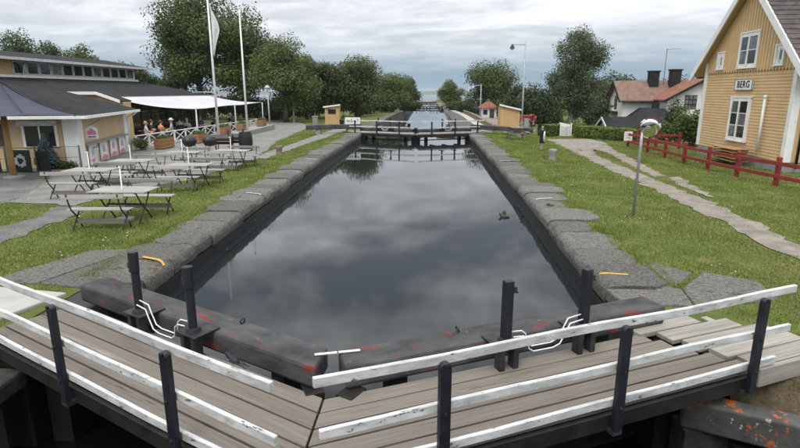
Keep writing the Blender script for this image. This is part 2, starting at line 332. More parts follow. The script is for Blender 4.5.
PATHS = []; SLABS = [[(-5.15, 5.3), (-4.0, 5.3), (-4.0, 7.4), (-5.15, 7.4)], [(-5.3, 5.3), (-2, 3.5), (-1, 4.2), (-4.6, 6.6)], [(-1, 3.5), (-.9, 4.3), (2.7, 6.2), (3.3, 6.2), (3.2, 4.5)], [(2.5, 4.9), (3.17, 4.95), (4.42, 5.5), (3.75, 6.6), (3.4, 6.75), (2.5, 7.4)]]
def path(name, poly, mat, dz, jit=.12, step=.28):
    """a laid surface with an uneven edge, following the ground"""
    out = []
    n = len(poly)
    for i in range(n):
        a = Vector(poly[i]); b = Vector(poly[(i + 1) % n]); k = max(1, int((b - a).length/step))
        for t in range(k): p = a.lerp(b, t/k); out.append((p.x + random.uniform(-jit, jit), p.y + random.uniform(-jit, jit)))
    me = bpy.data.meshes.new(name); bm = bmesh.new(); vs = [bm.verts.new((x, y, 0)) for x, y in out]
    bm.faces.new(vs); bmesh.ops.triangulate(bm, faces=bm.faces)
    # refine so that the sheet follows the ground's own facets closely
    for _ in range(3):
        ed = [e for e in bm.edges if e.calc_length() > 1.2]
        if ed: bmesh.ops.subdivide_edges(bm, edges=ed, cuts=1); bmesh.ops.triangulate(bm, faces=bm.faces)
    for v in bm.verts: v.co.z = G(v.co.x, v.co.y) + dz
    bmesh.ops.recalc_face_normals(bm, faces=bm.faces)
    for f in bm.faces:
        if f.normal.z < 0: f.normal_flip()
    bm.to_mesh(me); bm.free(); me.materials.append(MT[mat]); o = bpy.data.objects.new(name, me); COL.objects.link(o); PATHS.append(np.array(out)); return struct(o)
path('gravel_path', [(6.2, 8.6), (6.3, 10.5), (6.45, 13.2), (6.7, 16.8), (7.15, 22.7), (7.45, 29), (7.65, 33.4), (7.6, 36), (10.7, 36.4), (10.9, 34), (10.0, 29.5), (9.2, 23.3), (8.55, 19.5), (8.1, 19.3), (8.6, 23.4), (9.1, 28), (9.0, 30), (8.35, 27), (8.0, 22), (7.6, 17.5), (7.2, 12.6), (6.85, 9.9), (6.75, 8.6)], 'gravel_path', .016)
path('gravel_track', [(8.3, 19.0), (7.6, 15.0), (7.75, 14.8), (8.95, 19.4)], 'gravel_path', .020)
path('tow_path', [(6.1, 7.3), (6.2, 8.7), (6.8, 8.7), (6.9, 4), (7, -5), (6, -5), (6.1, 4)], 'asphalt', .020)
path('terrace_paving', [(-10.7, 12.9), (-8.9, 12.6), (-8.6, 15.0), (-7.9, 16.9), (-7.5, 20), (-7.6, 23.4), (-8.4, 27), (-9.5, 33), (-10.8, 49), (-13.5, 55), (-22, 55), (-22, 30), (-17, 19.6), (-13.8, 18.9), (-11.7, 15)], 'paving', .018)
path('service_road', [(-10.9, 12.7), (-10.75, 13.9), (-11.9, 15.6), (-14.4, 19.2), (-30, 14), (-30, 4), (-15, 11)], 'asphalt', .014)
path('footpath', [(-7.9, 9.0), (-8.0, 10.2), (-8.1, 11.5), (-8.5, 12.5), (-9.2, 12.5), (-8.75, 11), (-8.95, 10.3), (-9.2, 6), (-8.2, 6)], 'asphalt', .014)
path('bank_path', [(-7.05, 22.4), (-6.2, 39), (-6.3, 42), (-7.6, 42), (-7.5, 40), (-7.9, 24)], 'paving', .024)
path('far_road', [(9.5, 43), (14, 44.5), (22, 50), (22, 52.5), (12, 47.6), (9.2, 46)], 'asphalt', .05)
path('quay_path', [(4.9, 39.5), (5.3, 60), (5.6, 90), (9.8, 78), (9.0, 60), (8.6, 44)], 'gravel_path', .016)
def inside(poly, x, y):
    c = np.zeros(len(x), bool); n = len(poly)
    for i in range(n):
        x0, y0 = poly[i]; x1, y1 = poly[(i + 1) % n]
        if y0 == y1: continue
        c ^= ((y0 > y) != (y1 > y)) & (x < (x1 - x0)*(y - y0)/(y1 - y0) + x0)
    return c

# ------------------------------------------------------------------ lock walls
def wallx(side, y):
    if side < 0: return float(np.interp(y, [6, 8, 10, 16, 25, 40, 400], [-4.2, -4.22, -4.30, -4.47, -4.6, -4.62, -4.62]))
    return float(np.interp(y, [6, 8, 14, 28, 40, 400], [2.53, 2.54, 2.65, 2.68, 2.66, 2.66]))
def coping_stone(side, y0, y1, w, zt, parent, mat='coping_stone'):
    prof = [(0.02, -.27), (0, -.15), (.015, -.08), (.05, -.034), (.10, -.009), (.18, 0.0)]
    m = MB(); rows = []; k = 11; off = random.uniform(-.012, .02)
    for j in range(k + 1):
        t = (0, .016, .1, .2, .32, .44, .56, .68, .8, .9, .984, 1)[j]; y = y0 + (y1 - y0)*t; e = min(t, 1 - t)
        ww = w - (.20*(1 - min(1, e*3.0))**2) + random.uniform(-.05, .05); chip = random.uniform(0, .035) if random.random() < .3 else 0.; x0 = wallx(side, y); r = []
        for d, z in prof: r.append((x0 + side*(d + random.uniform(-.010, .010) + off + (chip if z > -.15 else 0)), y, z + zt + random.uniform(-.006, .006) - (chip*.6 if z > -.06 else 0)))
        for d in (.18 + (ww - .18)*.33, .18 + (ww - .18)*.66, ww - .05): r.append((x0 + side*d, y, zt + random.uniform(-.006, .006) ))
        r.append((x0 + side*ww, y, zt - .05)); r.append((x0 + side*ww, y, -.3 + zt)); r.append((x0 + side*.3, y, -.27)); rows.append(r)
    n = len(rows[0]); vs = [p for r in rows for p in r]; fs = []
    for j in range(k):
        for i in range(n): fs.append((j*n + i, j*n + (i + 1) % n, (j + 1)*n + (i + 1) % n, (j + 1)*n + i))
    fs.append(tuple(range(n))); fs.append(tuple(k*n + i for i in range(n)))
    m.add(vs, fs); o = m.build('coping_stone', mat, parent, W=True, smooth=28)
    return o
def profile_mark(side, y, dy, w0, w1, mat, parent, width=.045):
    """paint stroke laid over the rounded nose of a coping stone"""
    m = MB(); pts = [(-.004, -.20), (.02, -.105), (.065, -.036), (.13, 0.0), (.22, .014), (.22 + (w1 - .22)*.5, .014), (w1, .014)]
    pts = [p for p in pts if p[0] <= w1 and p[0] >= w0]
    L_ = []; 
    for i, (d, z) in enumerate(pts):
        yy = y + dy*i/len(pts); x = wallx(side, yy) + side*d; L_.append(((x, yy - width/2, z + .047), (x, yy + width/2, z + .047)))
    for a, b in zip(L_[:-1], L_[1:]): m.add([a[0], a[1], b[1], b[0]], [(0, 1, 2, 3)])
    return m.build('painted_mark', mat, parent, W=True)
def lock_wall(side, label):
    t = thing('lock_wall', label, 'wall', (wallx(side, 22), 22, 0))
    y = 7.35
    while y < 36.9:
        ln = random.uniform(.75, 1.25) if y < 20 else random.uniform(.9, 1.3); ln = min(ln, 37.0 - y)
        w = (random.uniform(.88, 1.12) if side < 0 else random.uniform(.74, 1.22))
        coping_stone(side, y + .012, y + ln - .012, w, random.uniform(.015, .055), t); y += ln
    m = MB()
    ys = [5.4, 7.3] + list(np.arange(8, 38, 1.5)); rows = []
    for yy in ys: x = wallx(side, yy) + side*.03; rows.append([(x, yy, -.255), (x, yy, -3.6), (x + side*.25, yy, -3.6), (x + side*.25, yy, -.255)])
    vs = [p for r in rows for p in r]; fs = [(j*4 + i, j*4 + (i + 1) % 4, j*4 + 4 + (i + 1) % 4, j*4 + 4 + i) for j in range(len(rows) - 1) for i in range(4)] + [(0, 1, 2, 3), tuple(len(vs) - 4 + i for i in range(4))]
    m.add(vs, fs); m.build('wall_face', 'wet_shaded_stone', t, W=True)
    return t
WL = lock_wall(-1, 'long left lock wall of rough grey coping stones beside the tables')
WR = lock_wall(1, 'long right lock wall of rough grey coping stones beside the mown lawn')
for y, dy in ((14.0, .3), (21.8, .2), (29.6, .2)): profile_mark(-1, y, dy, .1, .62, 'white_mark', WL)
for y, dy in ((13.75, .22), (21.5, .22), (29.5, .2)): profile_mark(1, y, dy, .08, .58, 'white_mark', WR)
profile_mark(-1, 8.05, .35, .05, .55, 'yellow_mark', WL, .07); profile_mark(1, 7.95, -.12, .05, .5, 'yellow_mark', WR, .06)
def ring(x, y, label):
    t = thing('mooring_ring', label, 'mooring ring', (x, y, .012), random.uniform(-.4, .4), 'iron rings in the coping stones')
    MB().torus((0, 0, .022), .085, .014, (0.05, 0.1, 1)).build('ring', 'iron_rust', t, smooth=True)
    MB().tube([(-.02, .09, -.02), (-.02, .075, .05), (0, .075, .05), (.02, .075, .05), (.02, .09, -.02)], .011, 6).build('staple', 'iron_rust', t, smooth=True)
ring(-4.98, 13.6, 'rusty iron ring on left coping beside the nearest white paint mark')
ring(3.0, 13.1, 'rusty iron ring on right coping beside the nearest white paint mark')
ring(-5.05, 24.5, 'small iron ring on left coping further towards the far gate')
def rod(x, y, h, label):
    m = MB(); m.tube([(0, 0, -1.2), (0.01, 0, 0), (0.015, .01, h)], .013, 6); m.sphere((.015, .01, h), .028, 8, 5)
    o = m.build('mooring_rod', 'iron_dark', loc=(x, y, -.45), smooth=True); tag(o, label, 'rod', 'thin rods in the water at the lock walls')
rod(-4.14, 10.3, .04, 'thin dark rod in the water nearest the left paddle posts')
rod(-4.28, 12.6, .1, 'thin dark rod in the water at left wall, further from the gate')
rod(2.45, 13.9, .16, 'thin dark rod in the water at right wall beside the duck')

# approach stones by the near gate
def slab(poly, label, z0=-.15, z1=.03, mat='coping_stone', bev=.02, group='large stone slabs at the near gate ends'):
    cx = sum(p[0] for p in poly)/len(poly); cy = sum(p[1] for p in poly)/len(poly)
    m = MB().prism([(x - cx, y - cy, z0) for x, y in poly], (0, 0, z1 - z0)); o = m.build('stone_slab', mat, loc=(cx, cy, 0), bev=bev)
    tag(o, label, 'stone slab', group); SLABS.append(poly); return o
slab([(-6.6, 7.0), (-5.75, 7.1), (-5.2, 8.9), (-5.95, 8.75)], 'grey slab at lawn edge left of the tarred beam end')
slab([(-5.7, 7.1), (-4.55, 6.9), (-4.25, 7.32), (-5.0, 7.6), (-5.0, 8.95), (-5.15, 8.95)], 'grey slab under the end of the left tarred gate beam')
slab([(-6.9, 5.95), (-5.3, 5.75), (-5.0, 6.7), (-6.6, 6.95)], 'pale stone slab at the outer end of left gate walkway', z1=.05, mat='pale_concrete')
slab([(2.6, 6.75), (3.5, 6.75), (3.62, 7.35), (3.2, 7.8), (3.25, 7.32), (2.55, 7.32)], 'grey slab under the end of the right tarred gate beam')
slab([(3.52, 6.72), (4.75, 7.05), (4.9, 7.75), (4.3, 8.15), (3.64, 7.4)], 'flat grey slab in the grass above the pale ramp boards')
slab([(3.28, 7.42), (3.6, 7.5), (4.1, 8.1), (3.75, 8.6), (3.25, 8.5)], 'rough grey slab between lawn and right coping stones', z1=.02)
# lower pool under the camera
def pit():  # shade under the walkway is put into the near-black wall stone
    t = thing('pool_wall', 'dark stone wall of the lower pool under left walkway end', 'wall', (-5.6, 4.9, 0))
    MB().box(-6.9, -4.62, 5.28, 5.75, -3.6, -.03).build('wall_block', 'wet_shaded_stone', t, W=True, bev=.03)
    MB().box(-6.9, -5.0, -6, 5.27, -3.6, -1.2).build('wall_ledge', 'wet_shaded_stone', t, W=True, bev=.03)
    MB().box(-6.9, -4.55, 4.78, 5.27, -.52, -.30).build('wall_step', 'pit_stone', t, W=True, bev=.04); MB().box(-6.9, -4.7, 5.0, 5.27, -1.19, -.523).build('wall_course', 'wet_shaded_stone', t, W=True)
    MB().box(-5.15, -4.35, 5.76, 7.33, -3.6, -.008).build('gate_recess', 'wet_shaded_stone', t, W=True, bev=.06)
    MB().box(-6.9, -6.62, -6, 4.74, -1.19, .0).build('wall_back', 'wet_shaded_stone', t, W=True)
    t = thing('pool_wall', 'dark stone wall of the lower pool under right walkway end', 'wall', (3.6, 4.9, 0))
    MB().box(2.85, 4.95, 5.28, 5.75, -3.6, -.10).build('wall_block', 'wet_shaded_stone', t, W=True, bev=.03)
    MB().box(3.1, 5.2, -6, 5.27, -3.6, -.70).build('wall_ledge', 'wet_shaded_stone', t, W=True, bev=.03)
    MB().box(2.6, 3.04, 5.76, 7.34, -3.6, -.02).build('gate_recess', 'wet_shaded_stone', t, W=True, bev=.06)
    m = MB()
    def f(u, v):
        x = 3.2 + 1.8*u; yl = 5.12 - .452*(x - 2.68) + .13; y = yl + (5.72 - yl)*v; z = -.62 + .60*sm(v*1.1 + .15) + .04*math.sin(u*9)*math.sin(v*5)
        return (x, y, float(z))
    o = struct(m.grid(f, 14, 12).build('earth_bank', 'soil', smooth=True))
    t = thing('fender_beam', 'tarred timber fender with orange paint flakes below the right walkway', 'beam', (2.68, 5.12, -.30))
    d = Vector((2.1, -.95, 0)).normalized()
    m = MB().beam((0, 0, -.16), tuple(d*2.3 + Vector((0, 0, -.17))), .24, .32); m.build('timber', 'fender_tar', t, bev=.025)
    o = tag(MB().box(2.66, 3.1, 4.95, 5.25, -1.6, -.625).build('beam_bracket', 'iron_dark'), 'dark bracket carrying the tarred fender under the walkway', 'bracket')
pit()

t = thing('bridge', 'broad timber bridge deck at the viewpoint, unseen and added to shade the lower pool', 'bridge', (0, -2, 0))  # unseen deck below the camera, added to keep light off the pool
for i in range(22): MB().box(-9, 8, -5.6 + i*.3, -5.32 + i*.3, 1.05, 1.12).build('bridge_plank', 'deck_wood', t, W=True)
for x in (-7.5, -4, 0, 3.6, 6.5): MB().box(x - .12, x + .12, -5.6, 1.0, .75, 1.045).build('bridge_beam', 'wet_wood', t, W=True)
for x in (-7.6, 6.4): MB().box(x - .5, x + .5, -5.6, .9, -.2, .745).build('abutment', 'wet_shaded_stone', t, W=True)
# ------------------------------------------------------------------ lock gates
def gate_leaf(side, M, theta, label, full=True, group=None):
    """one leaf with its walkway: local x runs from the mitre to the heel, b = distance downstream"""
    th = R(theta); rz = th if side > 0 else math.pi - th
    t = thing('lock_gate', label, 'lock gate', (M[0], M[1], 0), rz, group); s = 1 if side > 0 else -1
    tt = math.tan(th); beam_w = .37 if side > 0 else .39; beam_end = 4.62 if side > 0 else 4.78
    def P(a, b, z): return (a, s*b, z)
    def bx(m, a0, a1, b0, b1, z0, z1): return m.box(a0, a1, min(s*b0, s*b1), max(s*b0, s*b1), z0, z1)
    # deck planks, cut on the mitre line
    nb = 5; wd = .207
    for i in range(nb):
        b0 = .0 + i*wd + .008; b1 = b0 + wd - .021; e = 4.62 - .10*i + random.uniform(-.05, .05) if side > 0 else 4.75 + random.uniform(-.05, .05)
        z0, z1 = .0, .052 + random.uniform(-.003, .004); g = .012
        pl = MB().hexa([P(b0*tt + g, b0, z0), P(e, b0, z0), P(e, b1, z0), P(b1*tt + g, b1, z0), P(b0*tt + g, b0, z1), P(e, b0, z1), P(e, b1, z1), P(b1*tt + g, b1, z1)])
        pl.build('deck_plank', 'deck_wood', t, bev=.004)
    for a in (.62, 1.5, 2.4, 3.3, 4.2):
        m = MB(); bx(m, a - .06, a + .06, .02, 1.06, -.13, -.005); m.build('bearer', 'wet_wood', t)
    m = MB(); bx(m, .1, 4.6, -.045, .005, -.15, -.005); m.build('edge_board', 'wet_wood', t)
    # rails
    ends = ((.17, 4.98), (.20, 4.98), (.22, 4.85)) if side > 0 else ((.06, 5.2), (.06, 5.2), (.06, 5.1))
    for (a0, a1), zt in zip(ends, (.905, .51, .165)):
        m = MB(); k = 10
        for q in (0,):
            vs = []; 
            for j in range(k + 1):
                a = a0 + (a1 - a0)*j/k; wz = .008*math.sin(j*1.3 + zt*9); wb = .006*math.sin(j*.9 + zt*5)
                for bb, zz in ((-.068, zt - .074), (-.03, zt - .074), (-.03, zt), (-.068, zt)): vs.append(P(a, bb + wb, zz + wz))
            fs = [(j*4 + i, j*4 + (i + 1) % 4, j*4 + 4 + (i + 1) % 4, j*4 + 4 + i) for j in range(k) for i in range(4)] + [(0, 1, 2, 3), (k*4, k*4 + 1, k*4 + 2, k*4 + 3)]
            m.add(vs, fs)
        m.build('rail', 'white_paint_worn', t, bev=.006)
    for a in (1.12, 2.8, 4.47):
        m = MB(); w = .045; n = 7
        pr = [(a - w, -.12), (a + w, -.12), (a + w, .83)] + [(a + w*math.cos(x), .83 + w*.8*math.sin(x)) for x in np.linspace(.3, math.pi - .3, n)] + [(a - w, .83)]
        m.prism([P(x, -.135, z) for x, z in pr], (0, s*.052, 0)); po = m.build('railing_post', 'navy_black_paint', t, bev=.006)
        for z in (.855, .455, .11): MB().cyl(P(a, -.137, z), P(a, -.150, z), .013, n=8).build('bolt', 'iron_dark', po)
        m = MB(); bx(m, a - .05, a + .05, -.13, -.045, -.16, -.122); m.build('post_shoe', 'iron_dark', t)
    # heavy tarred top beam, slightly skewed to the walkway
    b0a, b0b = 1.07, 1.09; ze = .30; zb = .065; a0 = .70
    def bb(a): return b0a + (b0b - b0a)*(a - a0)/(beam_end - a0)
    m = MB(); k = 8; vs = []
    ae = beam_end; sk = .16 if side < 0 else .02
    for j in range(k + 1):
        a = a0 + (ae - a0)*j/k; f = bb(a); bk = f + beam_w; da = .0
        vs += [P(a + (0 if j else 0), f, zb), P(a + (sk if j == 0 else 0), bk, zb), P(a + (sk if j == 0 else 0), bk, ze), P(a, f, ze)]
    fs = [(j*4 + i, j*4 + (i + 1) % 4, j*4 + 4 + (i + 1) % 4, j*4 + 4 + i) for j in range(k) for i in range(4)] + [(0, 1, 2, 3), (k*4, k*4 + 1, k*4 + 2, k*4 + 3)]
    m.add(vs, fs); beam = m.build('gate_beam', 'beam_tar', t, bev=.035)
    # open frame between the beam and the planked leaf
    for a in (.42, 1.25, 3.75, 4.35):
        m = MB(); f = bb(a); bx(m, a - .09, a + .09, f + .06, f + .30, -3.4, zb - .003); m.build('gate_post', 'wet_wood', t, bev=.01)
    for z0 in (-.64, -.89, -1.14, -1.39):
        m = MB(); m.hexa([P(.30, bb(.3) + .0, z0), P(4.45, bb(4.45), z0), P(4.45, bb(4.45) + .07, z0), P(.30, bb(.3) + .07, z0), P(.30, bb(.3), z0 + .24), P(4.45, bb(4.45), z0 + .24), P(4.45, bb(4.45) + .07, z0 + .24), P(.30, bb(.3) + .07, z0 + .24)])
        m.build('gate_board', 'wet_wood', t, bev=.008)
    m = MB(); m.hexa([P(.30, bb(.3), -3.4), P(4.45, bb(4.45), -3.4), P(4.45, bb(4.45) + .07, -3.4), P(.30, bb(.3) + .07, -3.4), P(.30, bb(.3), -1.40), P(4.45, bb(4.45), -1.40), P(4.45, bb(4.45) + .07, -1.40), P(.30, bb(.3) + .07, -1.40)])
    m.build('gate_planking', 'wet_wood', t)
    # paddle gear: two posts on bracketed plates, bent white hand rods between
    pp = []
    for a in ((2.25, 3.2) if side < 0 else (2.32, 3.28)):
        b = bb(a) - .13; pp.append((a, b)); rr = .048
        m = MB(); bx(m, a - .16, a + .16, b - .11, b + .22, .308, .326); plate = m.build('gear_plate', 'iron_dark', t, bev=.006)
        for da in (-.08, .08): m = MB(); bx(m, a + da - .03, a + da + .03, b - .09, b + .02, .053, .307); m.build('plate_leg', 'iron_dark', plate, bev=.006)
        m = MB()
        if side < 0: m.cyl(P(a, b, .327), P(a + .01, b + .01, 1.0), rr, rr*.95, 10); m.cyl(P(a + .006, b, .80), P(a + .012, b + .01, 1.03), rr*1.18, rr*1.18, 10)
        else: bx(m, a - .045, a + .045, b - .042, b + .042, .327, .97)
        po = m.build('paddle_post', 'navy_black_paint', t, bev=.008)
        m = MB(); m.cyl(P(a, b, .327), P(a, b, .37), .085, .07, 10); m.build('collar', 'iron_dark', po)
        m = MB(); bx(m, a + .05, a + .085, b - .03, b + .03, .84, .90); m.cyl(P(a + .07, b, .86), P(a + .11, b, .83), .012); m.build('hook', 'iron_dark', po)
    (a1, b1), (a2, b2) = pp
    for off, dz in ((-.02, -.04), (-.06, -.08)):
        pts = [(a2 - .06, b2 + off, .52 + dz), (a2 - .22, b2 + off, .50 + dz), (a2 - .27, b2 + off - .01, .43 + dz), (a2 - .34, b2 + off - .01, .30 + dz), (a2 - .42, b2 + off, .265 + dz), (a1 + .30, b1 + off, .27 + dz), (a1 + .24, b1 + off, .31 + dz), (a1 + .22, b1 + off, .42 + dz), (a1 + .17, b1 + off, .46 + dz), (a1 + .05, b1 + off, .47 + dz)]
        MB().tube([P(*p) for p in pts], .0072, 8).build('hand_rod', 'white_rod', t, smooth=True)
    q0, q1 = ((M[0] - .14, M[1] + 1.50), (M[0] + .07, M[1] + 1.55)) if side < 0 else ((M[0] + .08, M[1] + 1.53), (M[0] + .285, M[1] + 1.58))
    m = MB().beam((*q0, .312), (*q1, .315), .03, .014); m.build('latch_bar', 'white_rod', t, W=True, bev=.004)
    m = MB(); m.torus(P(2.0, bb(2.0) + beam_w*.8, .33), .03, .008, (1, 0, .2), 12, 6); m.build('lifting_eye', 'iron_dark', beam, smooth=True)
    return t
MX = -.93
GL = gate_leaf(-1, (MX, 3.1), 29, 'near left lock gate with worn white rails and weathered plank walkway')
GR = gate_leaf(1, (MX, 3.13), 24.5, 'near right lock gate with worn white rails and weathered plank walkway')
# gates further down the flight
fl = dup_at(GL, (MX, 35.35, -.02), math.pi - R(22), 'left leaf of the gate closing far end of the chamber')
fr = dup_at(GR, (MX, 35.35, -.02), R(22), 'right leaf of the gate closing far end of the chamber')
for o, s_ in ((fl, -1), (fr, 1)):
    t = o; p0 = (-4.75, 37.5, .42) if s_ < 0 else (2.85, 37.5, .42); p1 = (-8.45, 36.6, .38) if s_ < 0 else (6.7, 35.6, .30)
    MB().beam(p0, p1, .34, .30).build('balance_beam', 'beam_tar', t, W=True, bev=.03)
    x = p1[0] - s_*.8; y = p1[1] + .2; gz_ = G(x, y)
    MB().box(x - .15, x + .15, y - .12, y + .14, gz_ - .05, p1[2] - .13).build('beam_rest', 'concrete', t, W=True)
w = MB().box(-5.9, -4.85, 37.6, 37.66, .55, 1.02); sb = w.build('notice_board', 'white_paint', fl, W=True)
MB().box(-5.8, -5.72, 37.62, 37.68, -.05, .55).build('board_leg', 'iron_dark', fl, W=True)
m = MB()
for i in range(6): m.box(-5.75 + i*.14, -5.68 + i*.14, 37.59, 37.598, .70 + .05*(i % 2), .82 + .05*(i % 3))
m.build('lettering', 'letter_black', sb, W=True)
m = MB(); m.box(-1.22, -.62, 36.0, 36.3, -.95, .0); m.build('mitre_box', 'wet_wood', fl, W=True, bev=.02)
g2l = dup_at(GL, (-.9, 158, -1.45), math.pi - R(20), 'left leaf of the second gate, beyond the wide basin', (1.12, 1, 1))
g2r = dup_at(GR, (-.9, 158, -1.45), R(20), 'right leaf of the second gate, beyond the wide basin', (1.12, 1, 1))
g3l = dup_at(GL, (-1.2, 296, -2.75), math.pi - R(20), 'left leaf of the farthest gate before the lake', (1.15, 1, 1))
g3r = dup_at(GR, (-1.2, 296, -2.75), R(20), 'right leaf of the farthest gate before the lake', (1.15, 1, 1))

# pale ramp boards at the right end
t = thing('ramp', 'pale grey board ramp at right end of the walkway', 'ramp', (MX, 3.13, 0), R(24.5))
for i in range(5):
    b0 = -.02 + i*.245; a0 = 4.66 - .11*i + (.02 if i < 4 else -.1); a1 = a0 + (1.05, 1.2, 1.25, 1.1, .95)[i]
    MB().box(a0, a1, b0 + .008, b0 + .236, .02, .075 + random.uniform(-.004, .004)).build('ramp_board', 'pale_wood', t, bev=.008)
for i, a in enumerate((4.75, 5.35)): MB().box(a - .05, a + .05, .0, 1.16, -.12, .018).build('bearer', 'pale_wood', t)
MB().box(4.64, 5.7, -.075, -.024, -.13, .072).build('edge_board', 'pale_wood', t, bev=.008)

# ------------------------------------------------------------------ grass
def cards(name, pos, nrm, size, mats, asp=1., jit=.5):
    """many leaf-shaped faces (4 verts, folded) in one mesh; pos, nrm: (n,3); size: (n,)"""
    n = len(pos); r = rng.normal(size=(n, 3)); nn = nrm + jit*r; nn /= np.linalg.norm(nn, axis=1)[:, None] + 1e-9
    a = np.cross(nn, rng.normal(size=(n, 3))); a /= np.linalg.norm(a, axis=1)[:, None] + 1e-9; b = np.cross(nn, a)
    s = size[:, None]; V = np.empty((n, 4, 3))
    V[:, 0] = pos - a*s*.5; V[:, 1] = pos - b*s*.33*asp + nn*s*.08; V[:, 2] = pos + a*s*.5; V[:, 3] = pos + b*s*.33*asp + nn*s*.08
    return quads(name, V, mats)
def quads(name, V, mat):
    n, k = V.shape[:2]; me = bpy.data.meshes.new(name); me.vertices.add(n*k); me.vertices.foreach_set('co', V.reshape(-1).astype(np.float32))
    me.loops.add(n*k); me.loops.foreach_set('vertex_index', np.arange(n*k, dtype=np.int32)); me.polygons.add(n)
    me.polygons.foreach_set('loop_start', np.arange(0, n*k, k, dtype=np.int32)); me.polygons.foreach_set('loop_total', np.full(n, k, dtype=np.int32))
    me.update(calc_edges=True); me.materials.append(MT[mat]); o = bpy.data.objects.new(name, me); COL.objects.link(o); return o
def value_noise(x, y, s, seed=0):
    r = np.random.default_rng(seed); T = r.random((64, 64)); xs = x/s; ys = y/s; xi = np.floor(xs).astype(int); yi = np.floor(ys).astype(int); fx = sm(xs - xi); fy = sm(ys - yi)
    g = lambda i, j: T[i % 64, j % 64]
    return (g(xi, yi)*(1 - fx) + g(xi + 1, yi)*fx)*(1 - fy) + (g(xi, yi + 1)*(1 - fx) + g(xi + 1, yi + 1)*fx)*fy
def lawn(name, label, n, xr, yr, side, mat='grass_blade', hmul=1., thresh=None, seed=1):
    # density falls with distance; blades get wider instead
    y = yr[0] + (yr[1] - yr[0])*rng.random(n)**1.7; x = xr[0] + (xr[1] - xr[0])*rng.random(n)
    wx = np.array([wallx(side, t) for t in np.linspace(0, 100, 201)]); edge = np.interp(y, np.linspace(0, 100, 201), wx)
    d = (x - edge)*side; lim = .92 + .22*(value_noise(x, y, .5, 5) - .5)
    ok = (d > lim) | (y < 7.3)
    ok &= ~((y < 5.35) & (x > -6.7) & (x < 5.0))
    for p in SLABS: ok &= ~inside(p, x, y)
    for p in PATHS:
        q = inside(p, x + rng.normal(size=n)*.16, y + rng.normal(size=n)*.16); ok &= ~(q & (rng.random(n) < .965))
    if thresh is not None: ok &= value_noise(x, y, 1.6, seed) > thresh
    x = x[ok]; y = y[ok]; n = len(x); z = gz(x, y)
    dist = np.hypot(x, y); h = (.024 + .024*rng.random(n))*hmul*(.55 + .8*value_noise(x, y, .9, 3)); w = .0035 + .0008*dist
    a = rng.random(n)*2*np.pi; ln = h*(.3 + .9*rng.random(n)); b = rng.random(n)*2*np.pi
    V = np.empty((n, 3, 3)); V[:, 0] = np.c_[x + np.cos(a)*w, y + np.sin(a)*w, z - .01]; V[:, 1] = np.c_[x - np.cos(a)*w, y - np.sin(a)*w, z - .01]; V[:, 2] = np.c_[x + np.cos(b)*ln, y + np.sin(b)*ln, z + h]
    o = quads(name, V, mat); o['kind'] = 'stuff'; tag(o, label, 'grass'); return o
lawn('lawn_grass', 'short mown grass on the left bank', 220000, (-14, -4.6), (5.2, 44), -1)
lawn('lawn_grass', 'short mown grass on the right bank', 270000, (2.8, 13.5), (3.5, 40), 1)
lawn('dry_grass', 'straw coloured dry grass patches on the left bank', 60000, (-14, -4.6), (6.5, 44), -1, 'dry_blade', .8, .60, 21)
lawn('dry_grass', 'straw coloured dry grass along the gravel path', 90000, (4.6, 13.5), (5.8, 40), 1, 'dry_blade', .9, .50, 22)
def edge_tufts():
    # longer grass growing over the outer edges and in the joints of the coping stones
    n = 15000; side = np.where(rng.random(n) < .5, -1, 1); y = 7.4 + 29*rng.random(n)**1.5
    wl = np.interp(y, np.linspace(0, 100, 201), [wallx(-1, t) for t in np.linspace(0, 100, 201)]); wr = np.interp(y, np.linspace(0, 100, 201), [wallx(1, t) for t in np.linspace(0, 100, 201)])
    d = .98 + .09*rng.normal(size=n) + .12*(value_noise(y, y*0 + side, .6, 4) - .5); x = np.where(side < 0, wl - d, wr + d); z = np.zeros(n)
    dist = np.hypot(x, y); h = .03 + .035*rng.random(n); w = .004 + .0009*dist; a = rng.random(n)*6.28; b = rng.random(n)*6.28
    V = np.empty((n, 3, 3)); V[:, 0] = np.c_[x + np.cos(a)*w, y + np.sin(a)*w, z - .01]; V[:, 1] = np.c_[x - np.cos(a)*w, y - np.sin(a)*w, z - .01]; V[:, 2] = np.c_[x + np.cos(b)*h*.6, y + np.sin(b)*h*.6, z + h]
    o = quads('edge_grass', V, 'grass_blade'); o['kind'] = 'stuff'; tag(o, 'longer grass growing over the edges of the coping stones', 'grass')
edge_tufts()
def hay():
    n = 5000; x = 3.3 + 1.6*rng.random(n); yl = 5.12 - .452*(x - 2.68) + .13; v = .15 + .85*rng.random(n)**.7; y = yl + (5.72 - yl)*v
    z = -.62 + .60*sm(v*1.1 + .15) - .02; a = rng.random(n)*6.28; l = .05 + .09*rng.random(n); w = .005
    V = np.empty((n, 3, 3)); dx = np.cos(a)*l; dy = np.sin(a)*l
    V[:, 0] = np.c_[x - np.sin(a)*w, y + np.cos(a)*w, z]; V[:, 1] = np.c_[x + np.sin(a)*w, y - np.cos(a)*w, z]; V[:, 2] = np.c_[x + dx, y + dy, z + .05*rng.random(n)]
    o = quads('dry_hay', V, 'dry_blade'); o['kind'] = 'stuff'; tag(o, 'dry cut hay lying on the earth bank below the ramp', 'hay')
hay()
